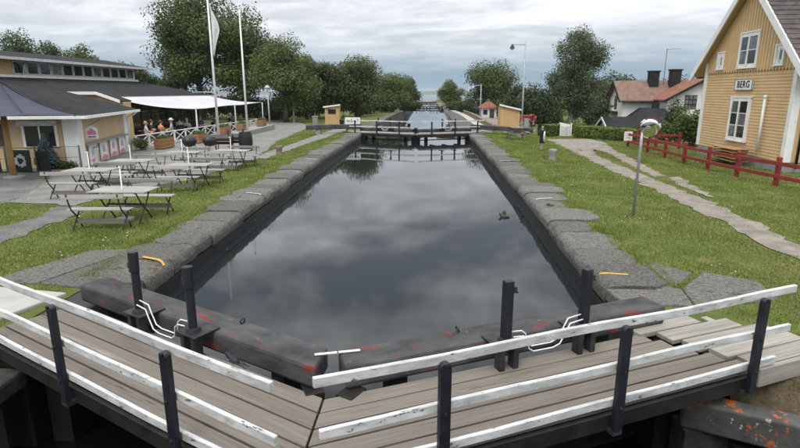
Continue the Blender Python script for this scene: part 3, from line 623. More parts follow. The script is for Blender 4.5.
def daisies():
    n = 320; x = np.concatenate([rng.uniform(-8.5, -5.4, n), rng.uniform(3.6, 7.5, n)]); y = 6.8 + 14*rng.random(2*n)**1.4; k = value_noise(x, y, 1.2, 31) > .58
    for p in PATHS + SLABS: k &= ~inside(p, x, y)
    x = x[k]; y = y[k]; z = gz(x, y) + .035; pos = np.c_[x, y, z]
    o = cards('daisies', pos, np.tile([0, 0, 1.], (len(x), 1)), .022 + .012*rng.random(len(x)), 'flower_white', 1.5, .3); o['kind'] = 'stuff'; tag(o, 'tiny white flowers scattered in the mown grass', 'flowers')
daisies()

# ------------------------------------------------------------------ trees
def tree(name, label, x, y, h, w, zb, n, leaf, mat, trunk_r=.22, bark='bark', blobs=26, seed=0, shape='round', d=None, group='trees along the canal', base=None, drop=0.):
    """h total height, w crown width, zb height where the crown begins"""
    r = np.random.default_rng(seed + 100); z0 = (G(x, y) if base is None else base); d = d or w
    t = thing(name, label, 'tree', (x, y, z0), 0, group)
    cz = (h + zb)/2; hz = (h - zb)/2
    # blob centres fill the envelope, more towards its skin
    P = []; k = 0
    while len(P) < blobs and k < 4000:
        k += 1; v = r.normal(size=3); v /= np.linalg.norm(v); q = r.random()**.45*.80; p = v*q
        if shape == 'oval' and abs(p[2]) > .9: continue
        wz = 1 - (.25 if shape == 'round' else .35)*max(0, p[2])**2 - (.12 if p[2] < -.5 else 0)
        c = np.array([p[0]*w/2*wz, p[1]*d/2*wz, cz + p[2]*hz]);
        if all(np.linalg.norm((c - o)/np.array([w, d, h - zb])) > .09 for o in P): P.append(c)
    P = np.array(P); rad = (.15 + .10*r.random(len(P)))*min(w, h - zb)*(1.0 if shape == 'round' else .95)
    # trunk and limbs
    m = MB(); bend = [(r.normal()*.02*h*i/4, r.normal()*.02*h*i/4, (zb + (h - zb)*.75)*i/4) for i in range(5)]; bend[0] = (0, 0, -.15)
    m.tube(bend, [trunk_r*1.25, trunk_r, trunk_r*.8, trunk_r*.55, trunk_r*.2], 8)
    for c in P[::2]:
        s_ = min(.95, max(.3, (c[2]*.62)/(zb + (h - zb)*.75))); i = s_*4; j = min(3, int(i)); f = i - j
        p = tuple(bend[j][q]*(1 - f) + bend[j + 1][q]*f for q in range(3)); mid = tuple(p[q]*.5 + c[q]*.5 + (0.06*h if q == 2 else 0)*.5 for q in range(3))
        m.tube([p, mid, tuple(c)], [trunk_r*.38, trunk_r*.24, trunk_r*.08], 5)
    m.build('trunk', bark, t, smooth=True)
    per = (rad**2/np.sum(rad**2)*n).astype(int); pos = []; nr = []
    for c, rr, q in zip(P, rad, per):
        v = r.normal(size=(q, 3)); v /= np.linalg.norm(v, axis=1)[:, None]; q_ = (.35 + .75*r.random(q)**.6)[:, None]
        lump = 1 + .22*np.sin(v[:, :1]*5 + c[0]*3)*np.sin(v[:, 1:2]*5 + c[1]*2) + .12*np.sin(v[:, 2:3]*9)
        off = v*q_*rr*lump*np.array([1, 1, .82])
        if drop: off[:, 2] -= drop*rr*r.random(q)**2*1.6
        pos.append(c + off); nr.append(v + np.array([0, 0, .35]))
    pos = np.concatenate(pos); nr = np.concatenate(nr); sz = leaf*(.6 + .8*r.random(len(pos)))
    o = cards('crown', pos, nr, sz*.85, mat, 1.25, .7); o.parent = t; return t
def bush(name, label, cat, x, y, rx, ry, h, n, leaf, mat, seed=0, group=None, lumps=9, z=None, stems=True):
    r = np.random.default_rng(seed + 500); z0 = G(x, y) if z is None else z; t = thing(name, label, cat, (x, y, z0), 0, group)
    pos = []; nr = []
    for i in range(lumps):
        c = np.array([r.uniform(-.6, .6)*rx, r.uniform(-.6, .6)*ry, h*r.uniform(.3, .68)]); rr = np.array([rx*.5, ry*.5, h*.36])*r.uniform(.75, 1.1); q = n//lumps
        v = r.normal(size=(q, 3)); v /= np.linalg.norm(v, axis=1)[:, None]; p = c + v*rr*(.4 + .7*r.random(q)**.6)[:, None]; p[:, 2] = np.maximum(p[:, 2], .02); pos.append(p); nr.append(v + np.array([0, 0, .4]))
    pos = np.concatenate(pos); nr = np.concatenate(nr); o = cards('foliage', pos, nr, leaf*(.6 + .8*r.random(len(pos))), mat, 1.1, .7); o.parent = t
    if stems:
        for i in range(4): MB().tube([(r.uniform(-.15, .15)*rx, r.uniform(-.15, .15)*ry, -.1), (r.uniform(-.4, .4)*rx, r.uniform(-.4, .4)*ry, h*.6)], [.035, .012], 5).build('stem', 'bark', t)
    return t
def px(x, Y): return (x - 430)/549*Y          # lateral metres for a direction at forward distance Y
tree('broadleaf_tree', 'tallest dark tree with a ragged crown behind the first flagpole', -25.6, 60, 14.8, 9.4, 1.2, 30000, .25, 'leaf_oak', .35, blobs=34, seed=1, d=9)
tree('broadleaf_tree', 'tall dark tree between the two flagpoles and behind the awning', -20.6, 60, 13.2, 8.6, 1.0, 26000, .25, 'leaf_oak', .33, blobs=32, seed=2, d=8)
tree('broadleaf_tree', 'slim dark tree rising left of the tallest tree', -30.0, 66, 11.6, 6.0, 1.0, 15000, .26, 'leaf_dark', .3, blobs=20, seed=3)
tree('lime_tree', 'rounded lighter green tree just right of the second flagpole', px(283, 55), 55, 8.8, 6.9, .5, 26000, .20, 'leaf_lime', .26, blobs=32, seed=4)
tree('lime_tree', 'narrow tree with sparse tips between the lighter tree and the booth', px(305, 62), 62, 8.0, 4.6, .5, 14000, .20, 'leaf_oak', .2, blobs=20, seed=5)
tree('broadleaf_tree', 'broad twin domed tree behind the small ochre booth', px(357, 66), 66, 8.0, 7.6, .4, 26000, .21, 'leaf_oak', .3, blobs=32, seed=6)
tree('broadleaf_tree', 'dark low tree standing left behind the ochre booth', px(329, 64), 64, 6.4, 5.0, .2, 14000, .21, 'leaf_dark', .2, blobs=18, seed=7)
tree('broadleaf_tree', 'mid green tree on left bank of the far basin', px(392, 84), 84, 6.8, 6.2, .0, 15000, .22, 'leaf_lime', .25, blobs=22, seed=8)
tree('broadleaf_tree', 'farthest tree of the left bank row before the lake', px(409, 104), 104, 6.0, 5.6, .0, 11000, .25, 'leaf_oak', .25, blobs=20, seed=9)
tree('broadleaf_tree', 'small rounded tree on right bank nearest the lake view', px(450, 108), 108, 5.6, 5.2, .0, 11000, .24, 'leaf_lime', .22, blobs=20, seed=10)
tree('oak_tree', 'spreading dome shaped tree behind the far street lamp', px(490, 76), 76, 7.4, 7.8, .0, 26000, .21, 'leaf_oak', .34, blobs=34, seed=11)
tree('birch_tree', 'tall slender birch with a pale trunk behind the hedge', px(571, 49.3), 49.3, 10.6, 4.8, .7, 38000, .14, 'leaf_birch', .16, 'birch_bark', 36, 12, 'oval', base=-1.1, drop=.55)
tree('broadleaf_tree', 'dark bushy tree left behind the birch', px(540, 58), 58, 5.0, 4.8, .0, 14000, .2, 'leaf_dark', .2, blobs=22, seed=13, base=-1.6)
tree('broadleaf_tree', 'low dark tree behind the tan shed roof', px(517, 64), 64, 4.4, 4.8, .0, 12000, .22, 'leaf_dark', .2, blobs=20, seed=14, base=-.8)
tree('broadleaf_tree', 'bushy tree between the birch and the white house', px(600, 72), 72, 8.4, 4.2, .4, 13000, .2, 'leaf_birch', .18, blobs=22, seed=15, base=-3.2)
tree('broadleaf_tree', 'dark tree filling the gap under the birch on its right', px(588, 60), 60, 5.4, 4.2, .2, 12000, .2, 'leaf_dark', .16, blobs=20, seed=16, base=-2.6)
for i, (xx, Y, h, w, lab) in enumerate(((640, 125, 10.2, 13, 'low hazy tree above the brown roof ridge'), (672, 130, 10.6, 14, 'low hazy tree behind the two big chimneys'), (700, 120, 10.2, 12, 'low hazy tree at the ochre house eave'), (612, 118, 10.4, 9, 'hazy tree at the left edge of the white house roof'))):
    tree('distant_tree', lab, px(xx, Y), Y, h, w, .5, 9000, .38, 'leaf_far', .25, blobs=20, seed=20 + i, base=-3.6, group='trees behind the white house', d=8)
for i, (xx, Y, h, w, lab, mt) in enumerate(((8, 58, 9.9, 5.6, 'dark tree at left edge above the clerestory roof', 'leaf_dark'), (40, 60, 9.3, 4.2, 'thin see-through tree above the clerestory windows', 'leaf_birch'), (66, 58, 8.9, 5.0, 'rounded dark tree above the middle of the clerestory', 'leaf_oak'), (88, 62, 7.4, 4.0, 'low tree showing over right part of clerestory roof', 'leaf_oak'), (122, 66, 7.0, 4.4, 'low tree just past the end of the clerestory roof', 'leaf_dark'), (22, 64, 8.6, 5.0, 'mid green tree filling the gap above left clerestory windows', 'leaf_oak'), (104, 70, 7.4, 4.6, 'pale low tree far behind the clerestory end', 'leaf_birch'), (140, 70, 6.0, 5.0, 'low dark tree between the restaurant roof and tallest tree', 'leaf_dark'))):
    tree('broadleaf_tree', lab, px(xx, Y), Y, h, w, 2.0, 2600 if 'thin' in lab else 9000, .22, mt, .2, blobs=12 if 'thin' in lab else 20, seed=30 + i, group='trees behind the restaurant')
for i, (xx, Y, rx, h, lab) in enumerate(((215, 64, 5, 3.0, 'dark shrub mass under the tallest tree'), (255, 60, 4, 2.4, 'dark shrub behind the awning end'), (300, 68, 4.5, 2.6, 'dark undergrowth left of the ochre booth'), (345, 72, 4, 2.6, 'dark undergrowth behind the ochre booth'), (375, 78, 3.5, 2.4, 'undergrowth along the far left bank'), (402, 96, 3.6, 2.2, 'bank shrub beside the second gate'), (468, 98, 4.5, 2.4, 'bank shrub right of the second gate'), (482, 88, 4, 2.2, 'dark shrub under the dome shaped tree'), (505, 72, 4, 2.4, 'shrub behind the red roofed hut'), (555, 62, 4, 2.2, 'dark shrub under the birch'))):
    bush('shrub', lab, 'shrub', px(xx, Y), Y, rx, 1.6, h, 8000, .22, 'leaf_dark' if i % 3 else 'leaf_oak', i, 'undergrowth below the canal trees', z=G(px(xx, Y), Y))
bush('garden_shrub', 'light green leafy shrub at the left corner of the ochre house', 'shrub', 14.9, 32.2, 1.0, 1.0, 2.1, 5200, .13, 'leaf_shrub', 41)
bush('garden_shrub', 'taller loose shrub in front of the white house wall', 'shrub', 16.9, 38.5, 1.0, .9, 3.4, 3200, .15, 'leaf_birch', 42, z=-1.1)
bush('garden_shrub', 'dark green shrub behind the red fence by the mirror', 'shrub', 14.4, 34.0, .8, .8, 1.3, 3200, .13, 'leaf_oak', 43)
def hedge(name, label, p, q, w, h, n, seed):
    r = np.random.default_rng(seed); p = np.array(p); q = np.array(q); L_ = np.linalg.norm(q - p); d = (q - p)/L_; s = np.array([-d[1], d[0]])
    t = thing(name, label, 'hedge', (p[0], p[1], G(*p)), 0, 'clipped hedges by the gravel path')
    u = r.random(n)*L_; a = r.uniform(-1, 1, n); b = r.random(n); face = r.random(n)
    a = np.where(face < .5, np.sign(a)*(.85 + .2*r.random(n)), a); b = np.where((face > .5) & (face < .85), .9 + .2*r.random(n), b)
    hh = h*(.92 + .12*value_noise(u, u*0, .7, seed)); xy = np.outer(u, d) + np.outer(a*w/2, s)
    pos = np.c_[xy, b*hh + .03]; nr = np.c_[np.outer(a, s), (b - .4)*1.5]
    o = cards('foliage', pos, nr, .11*(.6 + .8*r.random(n)), 'leaf_hedge', 1.1, .6); o.parent = t
    m = MB(); m.beam((0, 0, h*.42), (*(q - p), h*.42), w*.72, h*.84); m.build('twig_core', 'leaf_dark', t)
hedge('hedge', 'clipped bright green hedge running right to the red fence', (10.1, 37.6), (13.6, 34.2), .9, .72, 9000, 51)
hedge('hedge', 'short clipped hedge left of the white gate cabinet', (7.9, 38.2), (9.2, 39.5), .9, .75, 4500, 52)
hedge('hedge', 'back clipped hedge behind the white gate cabinet', (9.9, 41.5), (11.6, 41.2), .8, .7, 3500, 53)

# ------------------------------------------------------------------ outdoor tables on the left bank
def bench_part(t, y0, sgn, L_=1.36):
    """bench with sloping back; sits on side sgn of the table"""
    y = y0
    for i, (a, b) in enumerate(((-.15, -.055), (-.045, .05), (.06, .155))):
        MB().box(-L_/2, L_/2, y + a, y + b, .42, .440).build('seat_slat', 'table_wood', t)
    MB().beam((-L_/2, y + sgn*.265, .74), (L_/2, y + sgn*.265, .755), .02, .10, Vector((0, 1, .25*sgn))).build('backrest', 'table_wood', t)
    MB().beam((-L_/2 + .08, y + sgn*.02, .17), (L_/2 - .08, y + sgn*.02, .17), .022, .11, Vector((0, 1, 0))).build('stretcher', 'deck_wood', t)
    for x in (-L_/2 + .13, L_/2 - .13):
        m = MB(); m.tube([(x, y + sgn*.285, .80), (x, y + sgn*.235, .62), (x, y + sgn*.17, .45), (x, y + sgn*.02, .30), (x, y - sgn*.10, .14), (x, y - sgn*.17, .0)], .017, 6)
        m.tube([(x, y - sgn*.16, .41), (x, y - sgn*.04, .27), (x, y + sgn*.10, .14), (x, y + sgn*.2, .0)], .017, 6); m.build('leg_frame', 'iron_dark', t, smooth=True)
def table_set():
    t = thing('table', '', 'table', (0, 0, 0), 0, 'slatted tables with folding legs on the left bank')
    for i in range(6): MB().box(-.68, .68, -.40 + i*.135, -.275 + i*.135, .70, .719).build('top_slat', 'table_wood', t)
    for x in (-.45, .45):
        m = MB(); m.tube([(x, -.34, .70), (x, -.10, .38), (x, .12, .2), (x, .30, 0)], .018, 6); m.tube([(x, .34, .70), (x, .10, .38), (x, -.12, .2), (x, -.30, 0)], .018, 6); m.build('leg_frame', 'iron_dark', t, smooth=True)
        MB().box(x - .02, x + .02, -.38, .38, .675, .699).build('batten', 'iron_dark', t)
    MB().box(-.45, .45, -.012, .012, .36, .40).build('stretcher', 'iron_dark', t)
    return t
def bench():
    t = thing('bench', '', 'bench', (0, 0, 0), 0, 'slatted benches with bent iron frames'); bench_part(t, 0, -1); return t
def umbrella_pole():
    t = thing('parasol_pole', '', 'parasol pole', (0, 0, 0), 0, 'white parasol pole stubs'); MB().cyl((0, 0, .05), (.01, 0, 1.2), .018, .017, 8).build('pole', 'white_rod', t, smooth=True)
    MB().lathe([(.20, 0), (.20, .05), (.06, .07), (.04, .22)], n=14).build('foot', 'concrete', t); MB().lathe([(.028, 1.2), (.03, 1.22), (.012, 1.235)], n=10).build('cap', 'white_rod', t); return t
TB, BN, UP = table_set(), bench(), umbrella_pole()
SETS = [(-6.6, 11.05, .03, 'nearest the water'), (-9.45, 14.35, .02, 'at the left, beside the service road'), (-9.75, 17.0, -.02, 'in the middle, behind the left one'), (-7.05, 15.35, .03, 'at the lawn edge behind the nearest one'), (-9.5, 20.2, .04, 'farthest back, by the white lattice fence'), (-7.35, 19.6, .0, 'at the lawn edge nearest the barbecues')]
for i, (x, y, rz, lab) in enumerate(SETS):
    z = G(x, y) + .018
    def at(dx, dy): c, s_ = math.cos(rz), math.sin(rz); return (x + dx*c - dy*s_, y + dx*s_ + dy*c, z)
    for src, pos, r_, l in ((TB, at(0, 0), rz, 'grey slatted table ' + lab), (BN, at(-.12, -.74), rz + .03, 'slatted bench on near side of table ' + lab), (BN, at(.1, .76), rz + math.pi + .02, 'slatted bench on far side of table ' + lab), (UP, at(-.05, .02 + .0), 0, 'white pole through the table ' + lab)):
        if i == 0 and l.startswith(('grey', 'slatted bench on near', 'white')): o = src; o.location = pos; o.rotation_euler.z = r_; o['label'] = l
        else: o = dup_at(src, pos, r_, l)
        o.scale = (.92, .92, .95)
# the pole passes between two slats, so give it the height that shows above the tables
# ------------------------------------------------------------------ kiosk
KC = (-14.0, 20.8); KR = Vector((-.26, .966, 0)); KLf = Vector((-.966, -.26, 0))
def kp(r, l, z): return Vector((KC[0], KC[1], 0)) + KR*r + KLf*l + Vector((0, 0, z))
def kbox(m, r0, r1, l0, l1, z0, z1): return m.hexa([kp(r0, l0, z0), kp(r1, l0, z0), kp(r1, l1, z0), kp(r0, l1, z0), kp(r0, l0, z1), kp(r1, l0, z1), kp(r1, l1, z1), kp(r0, l1, z1)])
kz = -.3
t = thing('kiosk', 'cream boarded kiosk with a dark hipped roof and ice cream panels', 'kiosk', (KC[0], KC[1], kz)); KI = t
m = kbox(MB(), .05, 6.9, .05, 4.3, kz - .1, 1.82); m.build('wall', 'cream_boards', t, W=True)
m = MB()
for i in range(15): z = .72 + i*.075; m.hexa([kp(.55, .05, z), kp(6.3, .05, z), kp(6.3, .035, z + .072), kp(.55, .035, z + .072)] + [kp(.55, .02, z), kp(6.3, .02, z), kp(6.3, .03, z + .072), kp(.55, .03, z + .072)])
o = m.build('siding', 'cream_boards', t, W=True); o['kind'] = 'stuff'
m = MB()
for i in range(26): z = -.28 + i*.08; m.hexa([kp(.02, .6, z), kp(.02, 4.25, z), kp(.035, 4.25, z + .077), kp(.035, .6, z + .077), kp(.05, .6, z), kp(.05, 4.25, z), kp(.05, 4.25, z + .077), kp(.05, .6, z + .077)])
o = m.build('siding', 'cream_boards', t, W=True); o['kind'] = 'stuff'
for r0, r1, l0, l1 in ((-.03, .5, -.0, .12), (-.0, .11, .12, .55), (6.35, 6.95, -.0, .11)): kbox(MB(), r0, r1, l0 - .02, l1, kz, 1.8).build('corner_board', 'white_paint', t, W=True)
# roof: overhanging hip with a white fascia
A = [kp(-.55, -.55, 1.84), kp(7.5, -.55, 1.84), kp(7.5, 4.7, 1.84), kp(-.55, 4.7, 1.84)]; T_ = [kp(2.3, 1.9, 2.80), kp(4.4, 1.9, 2.80), kp(4.4, 2.1, 2.80), kp(2.3, 2.1, 2.80)]
rf = MB().hexa(A + T_).build('roof', 'roof_felt', t, W=True)
kbox(MB(), -.58, 7.53, -.58, -.54, 1.73, 1.85).build('fascia', 'white_paint', rf, W=True); kbox(MB(), -.58, -.54, -.53, 4.72, 1.73, 1.85).build('fascia', 'white_paint', rf, W=True)
kbox(MB(), -.53, 7.5, -.53, 4.65, 1.79, 1.838).build('soffit', 'white_paint_worn', rf, W=True)
MB().tube([tuple(kp(7.35, -.48, 1.76)), tuple(kp(7.2, -.3, 1.6)), tuple(kp(6.98, -.06, 1.45)), tuple(kp(6.98, -.06, -.25))], .05, 8).build('downpipe', 'white_paint', rf, W=True, smooth=True)
# serving ledge and printed panels below it
kbox(MB(), .5, 6.4, -.16, .02, .60, .66).build('ledge', 'grey_paint', t, W=True)
for i in range(4):
    r0 = .9 + i*1.42; pn = kbox(MB(), r0, r0 + .95, -.015, .018, -.22, .56).build('poster_panel', 'poster_white', t, W=True)
    m = MB(); c = r0 + .47; m.prism([kp(c - .16, -.021, .12), kp(c + .16, -.021, .12), kp(c + .2, -.021, .34), kp(c, -.021, .46), kp(c - .2, -.021, .34)], tuple(KLf*.004)); m.build('printed_cone', 'poster_grey', pn, W=True)
    m = MB(); m.prism([kp(r0 + .05, -.02, -.2), kp(r0 + .9, -.02, -.2), kp(r0 + .9, -.02, -.08), kp(c, -.02, .02), kp(r0 + .05, -.02, -.10)], tuple(KLf*.003)); m.build('printed_band', 'pink_print', pn, W=True)
# windows and fittings of the wall towards the viewer
wn = kbox(MB(), -.02, .03, .75, 2.0, .62, 1.68).build('window', 'white_paint', t, W=True); kbox(MB(), -.035, -.022, .84, 1.9, .66, 1.45).build('pane', 'glass_dark', wn, W=True)
kbox(MB(), -.16, -.03, .7, 2.1, 1.46, 1.66).build('roller_box', 'white_paint_worn', wn, W=True); kbox(MB(), -.05, -.036, 1.35, 1.40, .66, 1.45).build('mullion', 'white_paint', wn, W=True)
kbox(MB(), -.02, .02, 2.55, 3.25, .70, 1.55).build('shutter', 'brown_wall', t, W=True)
ac = kbox(MB(), -.30, .018, 3.5, 4.15, 1.0, 1.55).build('air_conditioner', 'white_paint_worn', t, W=True, bev=.02)
f0 = kp(-.305, 3.83, 1.27); MB().torus(f0, .2, .015, tuple(-KR), 18, 6).build('fan_grille', 'iron_dark', ac, W=True)
# hanging house-shaped sign
t = thing('hanging_sign', 'small pink and white house shaped sign on kiosk corner', 'sign', tuple(kp(.35, -.38, 1.05)), math.atan2(KLf.y, KLf.x))
MB().prism([(-.22, 0, -.15), (.22, 0, -.15), (.22, 0, .22), (0, 0, .42), (-.22, 0, .22)], (0, -.02, 0)).build('board', 'poster_white', t)
MB().prism([(-.16, .001, .0), (.16, .001, .0), (.16, .001, .14), (0, .001, .26), (-.16, .001, .14)], (0, .005, 0)).build('printed_house', 'pink_print', t)
MB().box(-.15, .15, .001, .006, -.10, -.06).build('printed_line', 'letter_black', t); MB().beam((.1, .01, .36), (-.38, .01, .62), .02, .02).build('bracket', 'iron_dark', t)
# bin, spruce, low fence with boards
t = thing('waste_bin', 'white waste bin in front of kiosk panels', 'bin', (-14.55, 22.3, G(-14.5, 22.3) + .018)); MB().lathe([(.2, 0), (.23, .1), (.28, .62), (.30, .64), (.26, .66)], n=16).build('body', 'white_paint', t, smooth=40)
MB().lathe([(.27, .655), (.27, .69), (.1, .75)], n=16).build('lid', 'grey_paint', t)
t = thing('spruce', 'small blue spruce in a pot under the kiosk window', 'plant', (-14.95, 20.1, G(-15, 20.1) + .018)); t.scale = (1.1, 1.1, 1.1)
MB().lathe([(.16, 0), (.2, .28), (.19, .3)], n=14).build('pot', 'black_plastic', t); MB().cyl((0, 0, .2), (0, 0, 1.1), .025, .01, 6).build('trunk', 'bark', t)
n = 2600; hh = rng.random(n); an = rng.random(n)*6.28; rr = (1 - hh)*.42*rng.random(n)**.5 + .03
o = cards('needles', np.c_[np.cos(an)*rr, np.sin(an)*rr, .3 + hh*.95 - rr*.2], np.c_[np.cos(an), np.sin(an), .6 + 0*an], .07 + .05*rng.random(n), 'spruce_needle', .6, .6); o.parent = t
def board(x, y, w, h, z, ang, label, art):
    t = thing('menu_board', label, 'board', (x, y, z), ang, 'black boards on the low wire fence')
    MB().box(-w/2, w/2, -.015, .015, 0, h).build('board', 'board_black', t)
    for i in range(art):
        if art == 9: a = i/9*6.28; cx, cz, r_ = math.cos(a)*w*.22, h*.5 + math.sin(a)*h*.22, .055 + .02*(i % 3); MB().prism([(cx + r_*math.cos(q), -.021, cz + r_*math.sin(q)) for q in np.linspace(0, 6.28, 7)[:-1]], (0, .005, 0)).build('chalk_mark', 'chalk', t)
        else: MB().box(-w*.32, w*(.1 + .2*(i % 2)), -.021, -.016, h*.5 - i*.09, h*.5 - i*.09 + .03).build('chalk_mark', 'chalk', t)
bz = G(-15.5, 19) + .02
board(-15.25, 19.12, .9, .80, bz + .02, -.15, 'black chalk board with white ornament on the wire fence', 9)
board(-14.5, 19.3, .48, .74, bz + .02, .05, 'narrow plain black board near the blue spruce', 0)
board(-16.15, 18.8, .7, .80, bz + .02, .05, 'black board with a written line at left edge', 2)
t = thing('wire_fence', 'low wire fence with weathered posts before the kiosk', 'fence', (-15.5, 19, bz - .02))
for p in ((-15.75, 19.04), (-14.8, 19.34), (-13.35, 19.75)): MB().cyl((*p, bz - .1), (*p, bz + .95), .04, .035, 8).build('post', 'deck_wood', t, W=True)
for z in (.9, .5): MB().tube([(-16.8, 18.72, bz + z), (-14.8, 19.34, bz + z), (-13.35, 19.75, bz + z)], .007, 5).build('wire', 'iron_dark', t, W=True)
bush('ground_plants', 'low leafy plants along the foot of the kiosk wall', 'plant', -14.6, 20.25, .9, .25, .35, 900, .09, 'leaf_shrub', 61)
# navy parasol
t = thing('parasol', 'large navy parasol on a thick wooden post at left edge', 'parasol', (-14.3, 17.5, G(-14.3, 17.5) + .014))
MB().cyl((0, 0, 0), (0, 0, 2.3), .1, .09, 10).build('post', 'post_wood', t, smooth=True); MB().lathe([(.32, 0), (.32, .06), (.12, .1)], n=14).build('foot', 'concrete', t)
m = MB(); ap = (0, 0, 3.2); E_ = [(2.2*math.cos(a), 2.2*math.sin(a), 2.1) for a in [R(15 + 90*i + q) for i in range(4) for q in (0, 45)]]
E_ = [(x*(1 if i % 2 == 0 else .74), y*(1 if i % 2 == 0 else .74), z + (0 if i % 2 == 0 else .07)) for i, (x, y, z) in enumerate(E_)]
for i in range(8):
    a, b = Vector(E_[i]), Vector(E_[(i + 1) % 8]); v = []
    for k in range(6):
        f = k/5; sag = -.16*math.sin(math.pi*f); pa = Vector(ap).lerp(a, f); pb = Vector(ap).lerp(b, f); v += [pa + Vector((0, 0, sag)), pb + Vector((0, 0, sag))]
    m.add(v, [(2*k, 2*k + 1, 2*k + 3, 2*k + 2) for k in range(5)])
m.build('canopy', 'navy_cloth', t, solid=.012)
for i in range(8): MB().tube([(0, 0, 3.28), Vector(E_[i])*.5 + Vector((0, 0, 1.55)), tuple(Vector(E_[i]) + Vector((0, 0, -.03)))], .014, 5).build('rib', 'iron_dark', t)

# ------------------------------------------------------------------ restaurant with clerestory
t = thing('restaurant', 'long low restaurant with dark roof and a band of clerestory windows', 'restaurant', (-26, 36, -.3)); RS = t
MB().box(-36, -20.9, 22, 48, -.35, 2.28).build('wall', 'brown_wall', t, W=True)
lo_ = [(-37, 20.5, 2.42), (-19.9, 20.5, 2.42), (-19.9, 49.5, 2.42), (-37, 49.5, 2.42)]; hi_ = [(-31, 24, 3.62), (-25.1, 24, 3.62), (-25.1, 46, 3.62), (-31, 46, 3.62)]
rf = MB().hexa(lo_ + hi_).build('roof', 'roof_felt', t, W=True)
MB().box(-19.92, -19.84, 20.5, 49.5, 2.30, 2.44).build('fascia', 'white_paint', rf, W=True); MB().box(-37, -19.93, 49.48, 49.56, 2.30, 2.44).build('fascia', 'white_paint', rf, W=True)
MB().box(-36.9, -19.93, 20.6, 49.4, 2.33, 2.41).build('soffit', 'brown_wall', rf, W=True)
cl = MB().box(-31, -25.2, 23, 45.9, 3.55, 4.66).build('clerestory', 'white_paint', t, W=True)
for i in range(19):
    y = 45.6 - i*1.13
    if y - 1.0 < 23.2: break
    w = MB().box(-25.2, -25.12, y - 1.02, y, 3.78, 4.58).build('window', 'white_paint_worn', t, W=True)
    MB().box(-25.12, -25.105, y - .94, y - .09, 3.86, 4.50).build('pane', 'glass_dark' if i % 4 else 'glass_curtain', w, W=True)
w = MB().box(-30.6, -25.6, 45.9, 45.97, 3.78, 4.58).build('window', 'white_paint_worn', t, W=True); MB().box(-30.5, -25.7, 45.97, 45.98, 3.86, 4.5).build('pane', 'glass_dark', w, W=True)
MB().box(-25.19, -25.08, 30.4, 32.0, 3.70, 4.6).build('ochre_panel', 'ochre_booth', t, W=True)
MB().box(-25.3, -25.0, 22.9, 46.1, 3.60, 3.74).build('sill', 'white_paint', t, W=True)
r2 = MB().hexa([(-32, 21.5, 4.72), (-24.3, 21.5, 4.72), (-24.3, 47.2, 4.72), (-32, 47.2, 4.72), (-29.5, 24, 5.28), (-27, 24, 5.28), (-27, 45, 5.28), (-29.5, 45, 5.28)]).build('upper_roof', 'roof_felt', t, W=True)
MB().box(-24.36, -24.26, 21.5, 47.3, 4.58, 4.74).build('fascia', 'white_paint_worn', r2, W=True); MB().box(-32, -24.37, 47.2, 47.28, 4.6, 4.74).build('fascia', 'white_paint_worn', r2, W=True)
MB().box(-29.9, -24.4, 21.6, 47.1, 4.63, 4.71).build('soffit', 'white_paint_worn', r2, W=True)
MB().tube([(-24.3, 32.6, 4.6), (-24.9, 32.8, 4.4), (-25.06, 32.8, 3.7)], .05, 6).build('downpipe', 'white_paint_worn', r2, W=True)
MB().tube([(-21, 47.5, 2.7), (-20.2, 47.9, 2.72), (-19.3, 48.2, 2.72)], .05, 6).build('roof_duct', 'zinc', rf, W=True)
# front: posts, glazed bays and shelves behind the terrace
for i in range(13):
    y = 29.5 + i*1.45
    b = MB().box(-20.9, -20.82, y, y + 1.3, .25, 2.15).build('window', 'deck_wood', t, W=True)
    MB().box(-20.82, -20.805, y + .08, y + .62, .35, 1.2).build('pane', 'glass_dark', b, W=True); MB().box(-20.82, -20.805, y + .68, y + 1.22, .35, 1.2).build('pane', 'glass_curtain' if i % 3 == 1 else 'glass_dark', b, W=True)
    MB().box(-20.82, -20.805, y + .08, y + 1.22, 1.28, 2.05).build('pane', 'glass_dark', b, W=True)
# linking wing between kiosk and restaurant
WP = [(-22.2, 2.30), (-20.5, 2.66), (-18.05, 2.66), (-16.75, 2.22)]
wg = MB().prism([(-22.2, 29, -.35), (-16.75, 29, -.35)] + [(x, 29, z) for x, z in reversed(WP)], (0, .8, 0)).build('wing_wall', 'ochre_booth', t, W=True)
for p, q in zip(WP[:-1], WP[1:]):
    MB().hexa([(p[0], 28.75, p[1] + .003), (q[0], 28.75, q[1] + .003), (q[0], 29.9, q[1] + .003), (p[0], 29.9, p[1] + .003), (p[0], 28.75, p[1] + .06), (q[0], 28.75, q[1] + .06), (q[0], 29.9, q[1] + .06), (p[0], 29.9, p[1] + .06)]).build('wing_roof', 'roof_felt', wg, W=True)
    MB().hexa([(p[0], 28.70, p[1] - .06), (q[0], 28.70, q[1] - .06), (q[0], 28.748, q[1] - .06), (p[0], 28.748, p[1] - .06), (p[0], 28.70, p[1] + .10), (q[0], 28.70, q[1] + .10), (q[0], 28.748, q[1] + .10), (p[0], 28.748, p[1] + .10)]).build('wing_trim', 'white_paint', wg, W=True)

